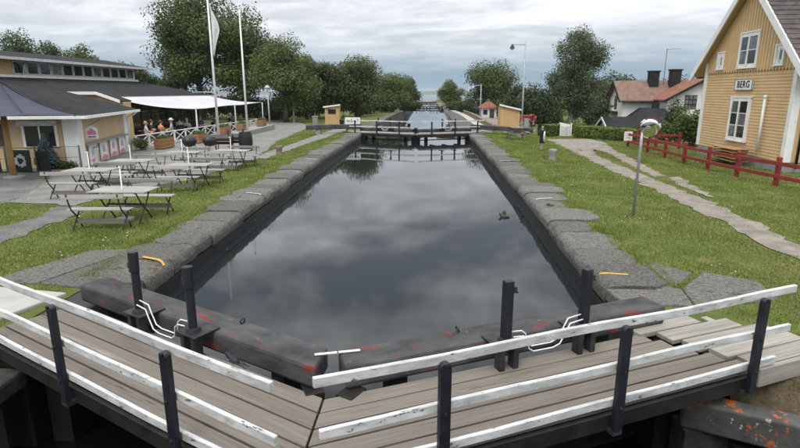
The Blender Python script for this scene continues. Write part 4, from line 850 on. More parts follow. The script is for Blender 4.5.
# ------------------------------------------------------------------ terrace: sail, lattice fence, planters, barbecues
FA = Vector((-15.7, 27.9, -.28)); FB = Vector((-14.7, 47.0, -.28))
def fp(f, dz=0): p = FA.lerp(FB, f); return Vector((p.x, p.y, -.28 + dz))
t = thing('lattice_fence', 'white fence with crossed slats along the terrace', 'fence', tuple(FA)); nbay = 14
for i in range(nbay + 1): p = fp(i/nbay); MB().box(p.x - .04, p.x + .04, p.y - .04, p.y + .04, -.32, .50).build('post', 'white_paint', t, W=True)
MB().beam(fp(0, .74), fp(1, .74), .07, .05).build('top_rail', 'white_paint', t, W=True); MB().beam(fp(0, .12), fp(1, .12), .04, .05).build('bottom_rail', 'white_paint', t, W=True)
for i in range(nbay):
    MB().beam(fp((i + .04)/nbay, .15), fp((i + .96)/nbay, .70), .02, .055).build('slat', 'white_paint', t, W=True); MB().beam(fp((i + .04)/nbay, .70) + Vector((.023, 0, 0)), fp((i + .96)/nbay, .15) + Vector((.023, 0, 0)), .02, .055).build('slat', 'white_paint', t, W=True)
p = fp(1); t2 = MB().beam(p + Vector((-.06, 0, .74)), (-20.2, 47.2, .46), .07, .05).build('top_rail', 'white_paint', t, W=True); MB().beam(p + Vector((-.06, 0, .3)), (-20.2, 47.2, .02), .04, .06).build('bottom_rail', 'white_paint', t, W=True)
t = thing('awning', 'large white sail awning stretched from restaurant eave over terrace', 'awning', (-17.5, 41, 1.8))
cA, cB, cC, cD = Vector((-19.8, 33.0, 2.40)), Vector((-19.8, 48.4, 2.40)), Vector((-14.75, 47.6, 1.80)), Vector((-15.35, 34.6, 1.62))
def sail(u, v):
    back = cA.lerp(cB, u); front = cD.lerp(cC, u); front.x -= .35*math.sin(math.pi*u*2)**2*.5; front.z += .06*math.sin(u*math.pi*2 - 1.2)**2
    p = back.lerp(front, v); p.z -= .28*math.sin(math.pi*v)*(.6 + .4*math.sin(math.pi*u)) + .05*math.sin(u*22)*v*(1 - v); return p
MB().grid(sail, 30, 14).build('cloth', 'sail_cloth', t, W=True, smooth=True, solid=.01)
for q in (.03, .52, .985):
    c = sail(q, 1); MB().cyl((c.x, c.y, -.3), (c.x, c.y, c.z - .02), .06, .05, 8).build('post', 'white_paint', t, W=True, smooth=True)
t = thing('stone_plinth', 'grey concrete plinth in front of the terrace end', 'plinth', (-13.0, 37.5, -.28))
MB().hexa([(-14.2, 34.5, -.3), (-13.0, 34.5, -.3), (-12.9, 44.5, -.3), (-14.2, 44.5, -.3), (-14.2, 34.5, -.02), (-13.0, 34.5, -.02), (-12.9, 44.5, .12), (-14.2, 44.5, .12)]).build('block', 'concrete', t, W=True, bev=.03)
def planter(x, y, z, w, h, label, fl):
    t = thing('planter', label, 'planter', (x, y, z), math.pi/2 + .05, 'brown wooden planters along the terrace'); nb = 3
    for i in range(nb):
        for yy in (-.24, .22): MB().box(-w/2, w/2, yy, yy + .025, .03 + i*(h - .03)/nb, .03 + (i + 1)*(h - .03)/nb - .012).build('board', 'planter_wood', t)
        for xx in (-w/2, w/2 - .025): MB().box(xx, xx + .025, -.214, .219, .03 + i*(h - .03)/nb, .03 + (i + 1)*(h - .03)/nb - .012).build('end_board', 'planter_wood', t)
    MB().box(-w/2 + .03, w/2 - .03, -.2, .2, .0, h - .06).build('soil', 'soil', t)
    if fl:
        n = 160; o = cards('plants', np.c_[rng.uniform(-w/2, w/2, n)*.9, rng.uniform(-.2, .2, n), h - .02 + .16*rng.random(n)**1.5], np.c_[rng.normal(size=(n, 2)), np.ones(n)], .09 + .05*rng.random(n), 'leaf_shrub', 1.1, .6); o.parent = t
PL = [(-14.6, 28.9, -.27, 1.5, .58), (-14.1, 32.3, -.27, 1.45, .55), (-13.75, 35.6, -.005, 1.3, .5), (-13.6, 38.6, .035, 1.25, .5), (-13.45, 42.8, .095, 1.25, .5)]
for i, (x, y, z, w, h) in enumerate(PL): planter(x, y, z, w, h, 'brown board planter, %s along the terrace fence' % ('first from the kiosk', 'second from the kiosk', 'third from the kiosk', 'fourth from the kiosk', 'farthest from the kiosk')[i], 1)
bush('creeper', 'green creeper growing on the lattice fence beside first planter', 'plant', -15.35, 27.9, .3, .9, .75, 900, .09, 'leaf_oak', 62)
def grill(x, y, rz, label, kind):
    z = G(x, y) + .018; t = thing('barbecue', label, 'barbecue', (x, y, z), rz, 'black barbecues in a row'); t.scale = (.85, .85, .85)
    if kind == 0:
        MB().lathe([(.05, .42), (.3, .5), (.40, .68), (.42, .78)], n=18).build('bowl', 'black_plastic', t, smooth=40); MB().lathe([(.42, .785), (.38, .95), (.22, 1.07), (.03, 1.10)], n=18).build('lid', 'black_plastic', t, smooth=40)
        for a in (0, 2.1, 4.2): MB().cyl((.28*math.cos(a), .28*math.sin(a), .55), (.4*math.cos(a), .4*math.sin(a), 0), .018, n=6).build('leg', 'iron_dark', t)
        MB().tube([(-.08, 0, 1.08), (-.08, 0, 1.15), (.08, 0, 1.15), (.08, 0, 1.08)], .015, 6).build('handle', 'iron_dark', t)
    else:
        MB().cyl((-.55, 0, .72), (.55, 0, .72), .30, n=16).build('drum', 'black_plastic', t, smooth=40)
        for xx in (-.42, .42):
            MB().box(xx - .02, xx + .02, -.26, -.2, 0, .55).build('leg', 'iron_dark', t); MB().box(xx - .02, xx + .02, .2, .26, 0, .55).build('leg', 'iron_dark', t)
        MB().box(-.5, .5, -.55, -.3, .62, .65).build('shelf', 'planter_wood', t); MB().cyl((.3, 0, 1.0), (.3, 0, 1.3), .05, n=8).build('chimney', 'iron_dark', t)
grill(-11.95, 26.2, .2, 'black kettle barbecue nearest the kiosk', 0); grill(-11.05, 26.5, 0, 'black kettle barbecue, second from the kiosk', 0)
grill(-10.75, 27.6, .1, 'black drum barbecue with brown shelf in the row', 1); grill(-10.2, 28.3, .1, 'black drum barbecue behind the black barrel', 1)
t = thing('barrel', 'tall black barrel at right end of the barbecues', 'barrel', (-9.55, 27.5, G(-9.5, 27.5) + .018)); MB().lathe([(.30, 0), (.34, .2), (.36, .5), (.34, .8), (.30, .98), (.28, .98), (.28, .95)], n=18).build('staves', 'black_plastic', t, smooth=40)
for z in (.2, .78): MB().torus((0, 0, z), .345, .012).build('hoop', 'iron_dark', t)
# flagpoles
t = thing('flagpole', 'tall white flagpole with a limp white pennant', 'flagpole', (-13.15, 33.0, -.28)); MB().cyl((0, 0, 0), (-.02, 0, 10.2), .085, .05, 10).build('pole', 'white_paint', t, smooth=True)
MB().lathe([(.16, 0), (.16, .25), (.1, .4)], n=12).build('foot', 'zinc', t)
def pen(u, v):
    z = 8.0 - 2.9*u; w = (.06 + .42*math.sin(min(1, u*2.1)*1.57))*max(0., 1 - max(0, (u - .42)/.58))**.9 + .05; return (.10 + w*v*.85, .10*math.sin(v*7 + u*5)*(.3 + v), z - .35*v*(1 - u))
MB().grid(pen, 22, 8).build('pennant', 'cloth_white', t, smooth=True, solid=.006)
t = thing('flagpole', 'bare white flagpole right of the pennant', 'flagpole', (-13.0, 38.0, 0.0)); MB().cyl((0, 0, -.3), (-.02, 0, 8.2), .085, .05, 10).build('pole', 'white_paint', t, smooth=True)
MB().sphere((-.02, 0, 8.25), .08).build('finial', 'white_paint', t, smooth=True)
# ------------------------------------------------------------------ guests on the terrace
def person(x, y, rz, label, shirt, hair, hat=False):
    t = thing('person', label, 'person', (x, y, -.28), rz, 'guests seated on the terrace')
    def skin(name, verts, edges, mat, sub=2):
        me = bpy.data.meshes.new(name); me.from_pydata([v[:3] for v in verts], edges, []); me.materials.append(MT[mat]); o = bpy.data.objects.new(name, me); COL.objects.link(o); o.parent = t
        md = o.modifiers.new('skin', 'SKIN'); lay = me.skin_vertices[0].data
        for i, v in enumerate(verts): lay[i].radius = (v[3], v[4] if len(v) > 4 else v[3]); lay[i].use_root = (i == 0)
        s_ = o.modifiers.new('sub', 'SUBSURF'); s_.levels = s_.render_levels = sub; md.use_smooth_shade = True; return o
    V = [(0, 0, .50, .15, .11), (0, .01, .70, .13, .10), (0, .02, .92, .15, .10), (0, .0, 1.04, .06), (0, -.01, 1.10, .055), (0, -.03, 1.20, .082), (0, -.03, 1.28, .075),
         (.17, .0, .96, .055), (.22, -.06, .74, .045), (.16, -.26, .68, .036), (.10, -.36, .70, .03), (-.17, .0, .96, .055), (-.22, -.06, .74, .045), (-.16, -.26, .68, .036), (-.10, -.36, .70, .03),
         (.10, -.12, .49, .085), (.12, -.42, .47, .062), (.12, -.44, .25, .05), (.12, -.42, .06, .038), (.12, -.55, .03, .03), (-.10, -.12, .49, .085), (-.12, -.42, .47, .062), (-.12, -.44, .25, .05), (-.12, -.42, .06, .038), (-.12, -.55, .03, .03)]
    E = [(0, 1), (1, 2), (2, 3), (3, 4), (4, 5), (5, 6), (2, 7), (7, 8), (8, 9), (9, 10), (2, 11), (11, 12), (12, 13), (13, 14), (0, 15), (15, 16), (16, 17), (17, 18), (18, 19), (0, 20), (20, 21), (21, 22), (22, 23), (23, 24)]
    skin('body', V, E, 'skin')
    S = [(0, 0, .48, .165, .125), (0, .01, .70, .145, .115), (0, .02, .93, .165, .115), (0, .0, 1.03, .07), (.18, .0, .965, .068), (.23, -.06, .74, .055), (-.18, .0, .965, .068), (-.23, -.06, .74, .055)]
    skin('shirt', S, [(0, 1), (1, 2), (2, 3), (2, 4), (4, 5), (2, 6), (6, 7)], shirt)
    S = [(0, 0, .50, .16, .12), (.10, -.12, .49, .095), (.12, -.43, .47, .07), (.12, -.44, .25, .058), (.12, -.42, .10, .05), (-.10, -.12, .49, .095), (-.12, -.43, .47, .07), (-.12, -.44, .25, .058), (-.12, -.42, .10, .05)]
    skin('trousers', S, [(0, 1), (1, 2), (2, 3), (3, 4), (0, 5), (5, 6), (6, 7), (7, 8)], 'cloth_dark')
    MB().sphere((0, .0, 1.245), (.098, .105, .115)).build('hair', hair, t, smooth=True)
    MB().sphere((0, -.125, 1.205), (.014, .02, .02), 6, 4).build('nose', 'skin', t, smooth=True)
    for s_ in (-1, 1): MB().sphere((s_*.032, -.112, 1.225), .010, 6, 4).build('eye', 'letter_black', t)
    MB().box(-.025, .025, -.115, -.105, 1.155, 1.163).build('mouth', 'pink_print', t)
    if hat: MB().lathe([(.19, 1.30), (.19, 1.31), (.11, 1.32), (.10, 1.40), (.03, 1.42)], n=16).build('hat', 'cloth_white', t, smooth=40)
    c = thing('chair', 'dark chair under the ' + label.replace('person in ', 'guest in '), 'chair', (x, y, -.28), rz, 'terrace chairs')
    MB().box(-.21, .21, -.2, .2, .36, .39).build('seat', 'iron_dark', c); MB().box(-.21, .21, .2, .225, .45, .82).build('backrest', 'iron_dark', c)
    for a in (-.19, .19):
        for b in (-.18, .21): MB().cyl((a, b, 0), (a, b, .36 if b < 0 else .8), .014, n=6).build('leg', 'iron_dark', c)
person(-16.8, 31.2, 2.2, 'person in white top seated nearest the kiosk', 'cloth_white', 'hair_fair')
person(-16.6, 32.6, 2.6, 'person in orange top seated beside the person in white', 'cloth_orange', 'hair_brown')
person(-16.5, 33.8, -1.2, 'person in white sun hat seated mid terrace', 'cloth_grey', 'hair_fair', True)
person(-16.3, 35.6, 2.9, 'person in grey top seated next to the awning post', 'cloth_grey', 'hair_fair')
person(-15.9, 42.5, -.6, 'person in dark blue top seated at the terrace far end', 'cloth_blue', 'hair_fair', True)
person(-17.6, 33.4, 1.8, 'person in dark top seated deep under the awning', 'cloth_dark', 'hair_brown')
person(-17.4, 36.9, -2.4, 'person in white top seated behind the awning post', 'cloth_white', 'hair_brown')
person(-16.7, 38.7, .5, 'person in blue top seated mid terrace', 'cloth_blue', 'hair_fair')
person(-16.3, 40.4, 2.4, 'person in grey top seated near the terrace far end', 'cloth_grey', 'hair_brown')
def ttable(x, y, label):
    t = thing('terrace_table', label, 'table', (x, y, -.28), 0, 'round terrace tables'); MB().lathe([(.38, .70), (.40, .71), (.40, .73), (.38, .74)], n=18).build('top', 'brown_wall', t); MB().cyl((0, 0, .02), (0, 0, .70), .03, n=8).build('leg', 'iron_dark', t); MB().lathe([(.24, 0), (.22, .02), (.03, .05)], n=14).build('foot', 'iron_dark', t)
for x, y, l in ((-17.3, 32.0, 'between the first two guests'), (-17.0, 34.6, 'beside the guest in the sun hat'), (-17.6, 38.4, 'in the empty middle of the terrace'), (-16.4, 41.7, 'by the guest in blue')): ttable(x, y, 'round dark terrace table ' + l)

# ------------------------------------------------------------------ ochre station house
HA = Vector((13.79, 28.80, 0)); HD = Vector((-.036, -.99935, 0)); HN = Vector((.99935, -.036, 0))   # along the gable wall, into the house
def hp(u, n, z): return HA + HD*u + HN*n + Vector((0, 0, z))
def hbox(m, u0, u1, n0, n1, z0, z1): return m.hexa([hp(u0, n0, z0), hp(u1, n0, z0), hp(u1, n1, z0), hp(u0, n1, z0), hp(u0, n0, z1), hp(u1, n0, z1), hp(u1, n1, z1), hp(u0, n1, z1)])
U0, U1, UA, ZE, ZA, HL = .25, 7.65, 3.97, 4.2, 7.45, 12.
t = thing('house', 'ochre wooden house with white trim and BERG sign on its gable', 'house', tuple(HA) ); t.location.z = -.3; HS = t
hbox(MB(), U0 + .04, U1 - .04, .04, HL, -.45, .12).build('plinth', 'plinth_grey', t, W=True)
def gable(n0, n1, e=0.):
    P = [hp(U0 + e, n0, .12), hp(U1 - e, n0, .12), hp(U1 - e, n0, ZE), hp(UA, n0, ZA - .12), hp(U0 + e, n0, ZE)]; return MB().prism(P, HN*(n1 - n0))
gable(.06, HL - .05).build('wall', 'ochre_boards', t, W=True)
m = MB()
for i in range(27):
    z = .13 + i*.127
    m.hexa([hp(U0 + .2, .035, z), hp(U1 - .2, .035, z), hp(U1 - .2, .06, z), hp(U0 + .2, .06, z), hp(U0 + .2, .052, z + .124), hp(U1 - .2, .052, z + .124), hp(U1 - .2, .06, z + .124), hp(U0 + .2, .06, z + .124)])
o = m.build('horizontal_siding', 'ochre_boards', t, W=True); o['kind'] = 'stuff'
m = MB(); nb = 34
for i in range(nb):     # vertical boards with pointed lower ends above
    u0 = U0 + .03 + i*(U1 - U0 - .06)/nb; u1 = u0 + (U1 - U0 - .06)/nb - .02; um = (u0 + u1)/2; pr = []
    def top(u): return ZE + (ZA - .2 - ZE)*(1 - abs(u - UA)/(U1 - UA)) - .05
    if top(um) < 3.75: continue
    m.prism([hp(u0, .0, 3.66), hp(um, .0, 3.56), hp(u1, .0, 3.66), hp(u1, .0, top(u1)), hp(u0, .0, top(u0))], HN*.058)
    m.prism([hp(u1 - .012, -.018, 3.70), hp(u1 + .032, -.018, 3.70), hp(u1 + .032, -.018, top(u1) - .03), hp(u1 - .012, -.018, top(u1) - .03)], HN*.016)
o = m.build('vertical_boards', 'ochre_boards', t, W=True); o['kind'] = 'stuff'
for u0, u1 in ((U0 - .03, U0 + .2), (U1 - .2, U1 + .03)): hbox(MB(), u0, u1, -.026, .09, .13, 4.12).build('corner_board', 'white_paint', t, W=True, bev=.005)
hbox(MB(), U1 - .03, U1 + .028, .092, .25, .13, 3.5).build('corner_board', 'white_paint', t, W=True)
# roof: two slabs with overhang, white barge boards, slate top
OV = .75; SL = (ZA - ZE)/(U1 - UA)
rf = None
for s_ in (-1, 1):
    ue = (U1 + OV) if s_ > 0 else (U0 - OV); ze = ZE - SL*OV
    def pt(f, n, dz): u = UA + (ue - UA)*f; return hp(u, n, ZA + (ze - ZA)*f + dz)
    r_ = MB().hexa([pt(0, -.32, .0), pt(1, -.32, .0), pt(1, HL, .0), pt(0, HL, .0), pt(0, -.32, .12), pt(1, -.32, .12), pt(1, HL, .12), pt(0, HL, .12)]).build('roof_slope', 'roof_slate', t, W=True)
    MB().hexa([pt(0, -.30, -.04), pt(1, -.30, -.04), pt(1, HL, -.04), pt(0, HL, -.04), pt(0, -.30, -.005), pt(1, -.30, -.005), pt(1, HL, -.005), pt(0, HL, -.005)]).build('soffit', 'ochre_boards', r_, W=True)
    MB().hexa([pt(-.003, -.39, -.24), pt(1.02, -.39, -.24), pt(1.02, -.325, -.24), pt(-.003, -.325, -.24), pt(-.003, -.39, .14), pt(1.02, -.39, .14), pt(1.02, -.325, .14), pt(-.003, -.325, .14)]).build('barge_board', 'white_paint', r_, W=True)
    m = MB()
    for i in range(20):
        f0 = i/20; m.hexa([pt(f0, -.34, .125), pt(f0 + .052, -.34, .125), pt(f0 + .052, HL, .125), pt(f0, HL, .125), pt(f0, -.34, .13), pt(f0 + .052, -.34, .165), pt(f0 + .052, HL, .165), pt(f0, HL, .13)])
    o = m.build('slate_courses', 'roof_slate', r_, W=True); o['kind'] = 'stuff'
MB().tube([tuple(hp(U1 + .6, -.1, 3.5)), tuple(hp(U1 + .35, .2, 3.2)), tuple(hp(U1 + .12, .42, 2.5)), tuple(hp(U1 + .12, .42, -.1))], .05, 8).build('downpipe', 'black_plastic', t, W=True, smooth=True)
def window(u0, u1, z0, z1, cols, rows, fr=.13, ajar=False, glass='glass_dark'):
    w = hbox(MB(), u0, u1, -.035, .055, z0, z1).build('window', 'white_paint', t, W=True, bev=.006)
    hbox(MB(), u0 - .04, u1 + .04, -.07, .03, z0 - .05, z0 - .002).build('sill', 'white_paint', w, W=True); hbox(MB(), u0 - .04, u1 + .04, -.06, .03, z1 + .002, z1 + .06).build('head', 'white_paint', w, W=True)
    W_ = (u1 - u0 - 2*fr); H_ = (z1 - z0 - 2*fr)
    for i in range(cols):
        for j in range(rows):
            a = u0 + fr + W_*i/cols + .03; b = u0 + fr + W_*(i + 1)/cols - .03; c = z0 + fr + H_*j/rows + .02; d = z0 + fr + H_*(j + 1)/rows - .02
            hbox(MB(), a, b, -.041, -.036, c, d).build('pane', glass if (i + j) % 2 else 'glass_curtain', w, W=True)
    for u in (u0 + .06, u1 - .06): hbox(MB(), u - .055, u + .055, -.065, -.036, z0 + .01, z1 - .01).build('casing', 'white_paint', w, W=True)
    hbox(MB(), (u0 + u1)/2 - .045, (u0 + u1)/2 + .045, -.075, -.042, z0 + fr*.6, z1 - fr*.6).build('mullion', 'white_paint', w, W=True)
window(3.25, 4.8, 3.78, 5.2, 2, 2); window(1.35, 2.0, 3.8, 4.52, 1, 1, .16); window(6.05, 6.7, 3.78, 4.5, 1, 1, .16); window(3.2, 4.78, .66, 2.5, 2, 3)
sg = hbox(MB(), 3.34, 4.72, -.03, .03, 2.84, 3.28).build('name_sign', 'white_paint', t, W=True); 
for u0, u1, z0, z1 in ((3.32, 4.74, 2.82, 2.845), (3.32, 4.74, 3.275, 3.30), (3.32, 3.345, 2.845, 3.275), (4.715, 4.74, 2.845, 3.275)): hbox(MB(), u0, u1, -.045, -.01, z0, z1).build('sign_frame', 'grey_paint', sg, W=True)
def lettering(txt, size, mat, parent, org, ux, uz_, depth=.006):
    c = bpy.data.curves.new('lettering', 'FONT'); c.body = txt; c.size = size; c.align_x = 'CENTER'; c.align_y = 'CENTER'; c.extrude = depth; c.space_character = 1.12; c.offset = .012*size
    o = bpy.data.objects.new('tmp', c); COL.objects.link(o); dg = bpy.context.evaluated_depsgraph_get(); me = bpy.data.meshes.new_from_object(o.evaluated_get(dg)); bpy.data.objects.remove(o)
    ux = Vector(ux); uz_ = Vector(uz_); n = ux.cross(uz_); mb = MB(); mb.v = [tuple(Vector(org) + ux*v.co.x + uz_*v.co.y + n*v.co.z) for v in me.vertices]; mb.f = [tuple(p.vertices) for p in me.polygons]
    return mb.build('lettering', mat, parent, W=True)
lettering('BERG', .40, 'letter_black', sg, hp(4.03, -.037, 3.055), HD, (0, 0, 1))
MB().tube([tuple(hp(5.93, -.07, .35)), tuple(hp(5.93, -.07, 2.5))], .055, 8).build('white_pipe', 'white_paint', t, W=True, smooth=True); MB().sphere(tuple(hp(5.93, -.07, 2.55)), .08).build('pipe_cap', 'white_paint', t, W=True, smooth=True)
# stack of ochre trestle tops by the wall
for i in range(5):
    z = -.16 + i*.125; off = .05*math.sin(i*2.1); m = MB()
    o = thing('stacked_table', ('lowest', 'second lowest', 'middle', 'second highest', 'topmost')[i] + ' ochre folding table in the stack under the house window', 'table', tuple(hp(4.75 + off, -.55, z)), math.atan2(HD.y, HD.x), 'folding tables stacked by the ochre house')
    for k in range(4): MB().box(-.95, .95, -.34 + k*.17, -.185 + k*.17, .05, .075).build('slat', 'post_wood', o)
    for xx in (-.8, .8): MB().box(xx - .025, xx + .025, -.32, .32, .0, .049).build('batten', 'post_wood', o)
for k, (a, b) in enumerate(((-.7, 'left'), (.7, 'right'))):
    p = hp(4.75 + a, -.55, 0); o = tag(MB().prism([(-.05, -.3, -.02), (.05, -.3, -.02), (.04, -.3, .125), (-.04, -.3, .125)], (0, .6, 0)).build('timber_block', 'deck_wood', loc=(p.x, p.y, -.285)), '%s timber block under the stacked ochre tables' % b, 'block', 'blocks under the stacked tables')

# ------------------------------------------------------------------ red fence
FPTS = [(11.35, 31.4), (11.24, 28.3), (11.2, 26.1), (11.15, 24.0), (11.08, 21.8), (11.0, 19.6), (10.95, 17.3), (10.9, 15.0), (10.85, 12.7)]
t = thing('fence', 'dark red post and rail fence along the house front', 'fence', (11.1, 22, G(11.1, 22)))
for x, y in FPTS:
    z = G(x, y); m = MB(); m.hexa([(x - .06, y - .06, z - .2), (x + .06, y - .06, z - .2), (x + .06, y + .06, z - .2), (x - .06, y + .06, z - .2), (x - .06, y - .06, z + .9), (x + .06, y - .06, z + .9), (x + .06, y + .06, z + .93), (x - .06, y + .06, z + .93)]); m.build('post', 'red_paint', t, W=True, bev=.008)
for (x0, y0), (x1, y1) in zip(FPTS[:-1], FPTS[1:]):
    for dz in (.72, .32): MB().beam((x0 - .085, y0 - .004, G(x0, y0) + dz), (x1 - .085, y1 + .004, G(x1, y1) + dz), .045, .12).build('rail', 'red_paint', t, W=True, bev=.006)
t = thing('fence', 'dark red return fence running behind the mirror to the house corner', 'fence', (12.5, 30.6, G(12.5, 30.6)))
RP = [(11.5, 31.45), (12.7, 30.9), (13.75, 30.4)]
for x, y in RP[1:]: z = G(x, y); MB().box(x - .06, x + .06, y - .06, y + .06, z - .2, z + .9).build('post', 'red_paint', t, W=True)
for p, q in zip(RP[:-1], RP[1:]):
    for dz in (.72, .32): MB().beam((p[0] + .06, p[1] - .09, G(*p) + dz), (q[0] + .02, q[1] - .08, G(*q) + dz), .045, .12).build('rail', 'red_paint', t, W=True)
t = thing('fence_sign', 'small white notice on the end post of the red fence', 'sign', (11.22, 31.2, G(11.3, 31.3) + .35)); MB().box(-.2, .25, -.03, .0, .0, .52).build('board', 'white_paint', t)
for z in (.16, .3, .4): MB().box(-.14, .16, -.036, -.031, z, z + .03).build('print_line', 'poster_grey', t)
# ------------------------------------------------------------------ traffic mirror
t = thing('traffic_mirror', 'round convex traffic mirror with a red and white rim on grey pole', 'mirror', (4.67, 12.15, 0), .0)
MB().tube([(0, 0, -.2), (.0, 0, 1.5), (0.005, 0, 1.95)], .032, 10).build('pole', 'zinc', t, smooth=True)
mc = Vector((.12, -.10, 1.97)); mn = Vector((-.25, -1, -.20)).normalized(); q = mn.to_track_quat('Z', 'Y')
m = MB(); pr = [(.205*math.sin(a), .205*.24*math.cos(a) - .205*.24) for a in np.linspace(.0, math.pi/2, 8)]
m.lathe([(max(r, .001), z) for r, z in pr], n=28); m.v = [tuple(mc + q @ Vector(v)) for v in m.v]; m.build('mirror', 'mirror_glass', t, smooth=40)
for i in range(12):
    m = MB(); a0, a1 = 2*math.pi*i/12, 2*math.pi*(i + 1)/12; pts = [mc + q @ Vector((.215*math.cos(a), .215*math.sin(a), -.055)) for a in np.linspace(a0, a1, 4)]
    m.tube(pts, .015, 8); m.build('rim_segment', 'red_paint' if i % 4 else 'white_paint', t, smooth=True)
m = MB().lathe([(.215, -.09), (.215, -.08), (.05, -.075)], n=24); m.v = [tuple(mc + q @ Vector(v)) for v in m.v]; m.build('back_plate', 'grey_paint', t)
MB().beam((.0, 0, 1.9), tuple(mc - mn*.1), .05, .04).build('clamp', 'zinc', t)
# ------------------------------------------------------------------ bank furniture
def stone_bollard(x, y, r, h, label, mat):
    z = G(x, y); t = thing('bollard', label, 'bollard', (x, y, z)); m = MB().lathe([(r*.85, -.1), (r*.95, .05), (r*.8, h*.35), (r*.9, h*.55), (r*1.08, h*.8), (r*.95, h*.96), (r*.5, h)], n=14)
    m.v = [(a + random.uniform(-.012, .012), b + random.uniform(-.012, .012), c + random.uniform(-.01, .01)) for a, b, c in m.v]; m.build('stone', mat, t, smooth=60)
stone_bollard(-6.88, 24.2, .16, .42, 'brownish stone bollard in the left lawn', 'brick_brown'); stone_bollard(5.25, 23.1, .17, .46, 'grey stone bollard on the right lawn', 'concrete')
t = thing('rescue_post', 'black rescue equipment post with a white loop by the path', 'rescue post', (5.67, 27.5, G(5.67, 27.5)))
MB().box(-.04, .04, -.04, .04, -.1, 1.1).build('post', 'zinc', t); MB().box(-.13, .13, -.09, -.042, .35, 1.0).build('back_board', 'black_plastic', t, bev=.02)
MB().torus((.09, -.12, .68), .24, .03, (.96, -.28, 0), 22, 8).build('loop', 'white_paint', t, smooth=True); MB().sphere((0, 0, 1.13), .06).build('cap', 'zinc', t, smooth=True)
def picnic(x, y, rz, label):
    t = thing('picnic_table', label, 'picnic table', (x, y, G(x, y)), rz)
    for i in range(4): MB().box(-.55, .55, -.34 + i*.17, -.185 + i*.17, .70, .735).build('top_plank', 'deck_wood', t)
    for s_ in (-1, 1):
        for k in range(2): MB().box(-.55, .55, s_*.66 - .12 + k*.125, s_*.66 - .005 + k*.125, .41, .445).build('seat_plank', 'deck_wood', t)
    for xx in (-.4, .4):
        MB().box(xx - .03, xx + .03, -.76, .76, .34, .405).build('crossbar', 'deck_wood', t)
        for s_ in (-1, 1): MB().beam((xx + .065, s_*.52, 0), (xx + .065, s_*.18, .695), .05, .09).build('leg', 'deck_wood', t)
picnic(5.3, 33.4, R(90), 'dark weathered picnic table on the grass by the far gate')
def street_lamp(x, y, h, arm, label, kind=0):
    z = G(x, y); t = thing('street_lamp', label, 'street lamp', (x, y, z)); MB().tube([(0, 0, -.1), (0, 0, h*.3), (-.03, 0, h)], [.075, .065, .045], 10).build('pole', 'zinc', t, smooth=True)
    MB().box(-.1, .1, -.1, .1, .0, .75 if kind == 0 else .3).build('base_box', 'grey_paint', t, bev=.015)
    if kind < 2:
        MB().tube([(-.03, 0, h - .22), (-arm*.5, 0, h - .20), (-arm, 0, h - .22)], .028, 8).build('arm', 'zinc', t, smooth=True); hd = MB().lathe([(.05, -.18), (.17, -.42), (.19, -.48), (.16, -.50)], (-arm, 0, h), 14).build('lamp_head', 'iron_dark' if kind == 0 else 'zinc', t, smooth=40); MB().lathe([(.13, -.505), (.12, -.57), (.05, -.61)], (-arm, 0, h), 12).build('lens', 'lamp_lens', hd)
        MB().cyl((-arm, 0, h - .22), (-arm, 0, h - .17), .03).build('hanger', 'zinc', t)
    else:
        hd = MB().lathe([(.06, -.02), (.24, .02), (.26, .10), (.12, .26), (.03, .30)], (-.03, 0, h), 14).build('lamp_head', 'zinc', t, smooth=40); MB().lathe([(.22, -.01), (.18, -.12), (.08, -.15)], (-.03, 0, h), 12).build('lens', 'lamp_lens', hd)
street_lamp(7.25, 43.2, 6.7, 1.02, 'tall grey street lamp with an arm beside the tan shed', 0); street_lamp(6.0, 65, 3.85, .95, 'smaller pale street lamp along the quay path', 1)
street_lamp(-13.7, 45.8, 3.3, 0, 'park lamp standing past the awning end', 2); street_lamp(-13.9, 55, 2.5, 0, 'park lamp under the lighter green tree', 2)
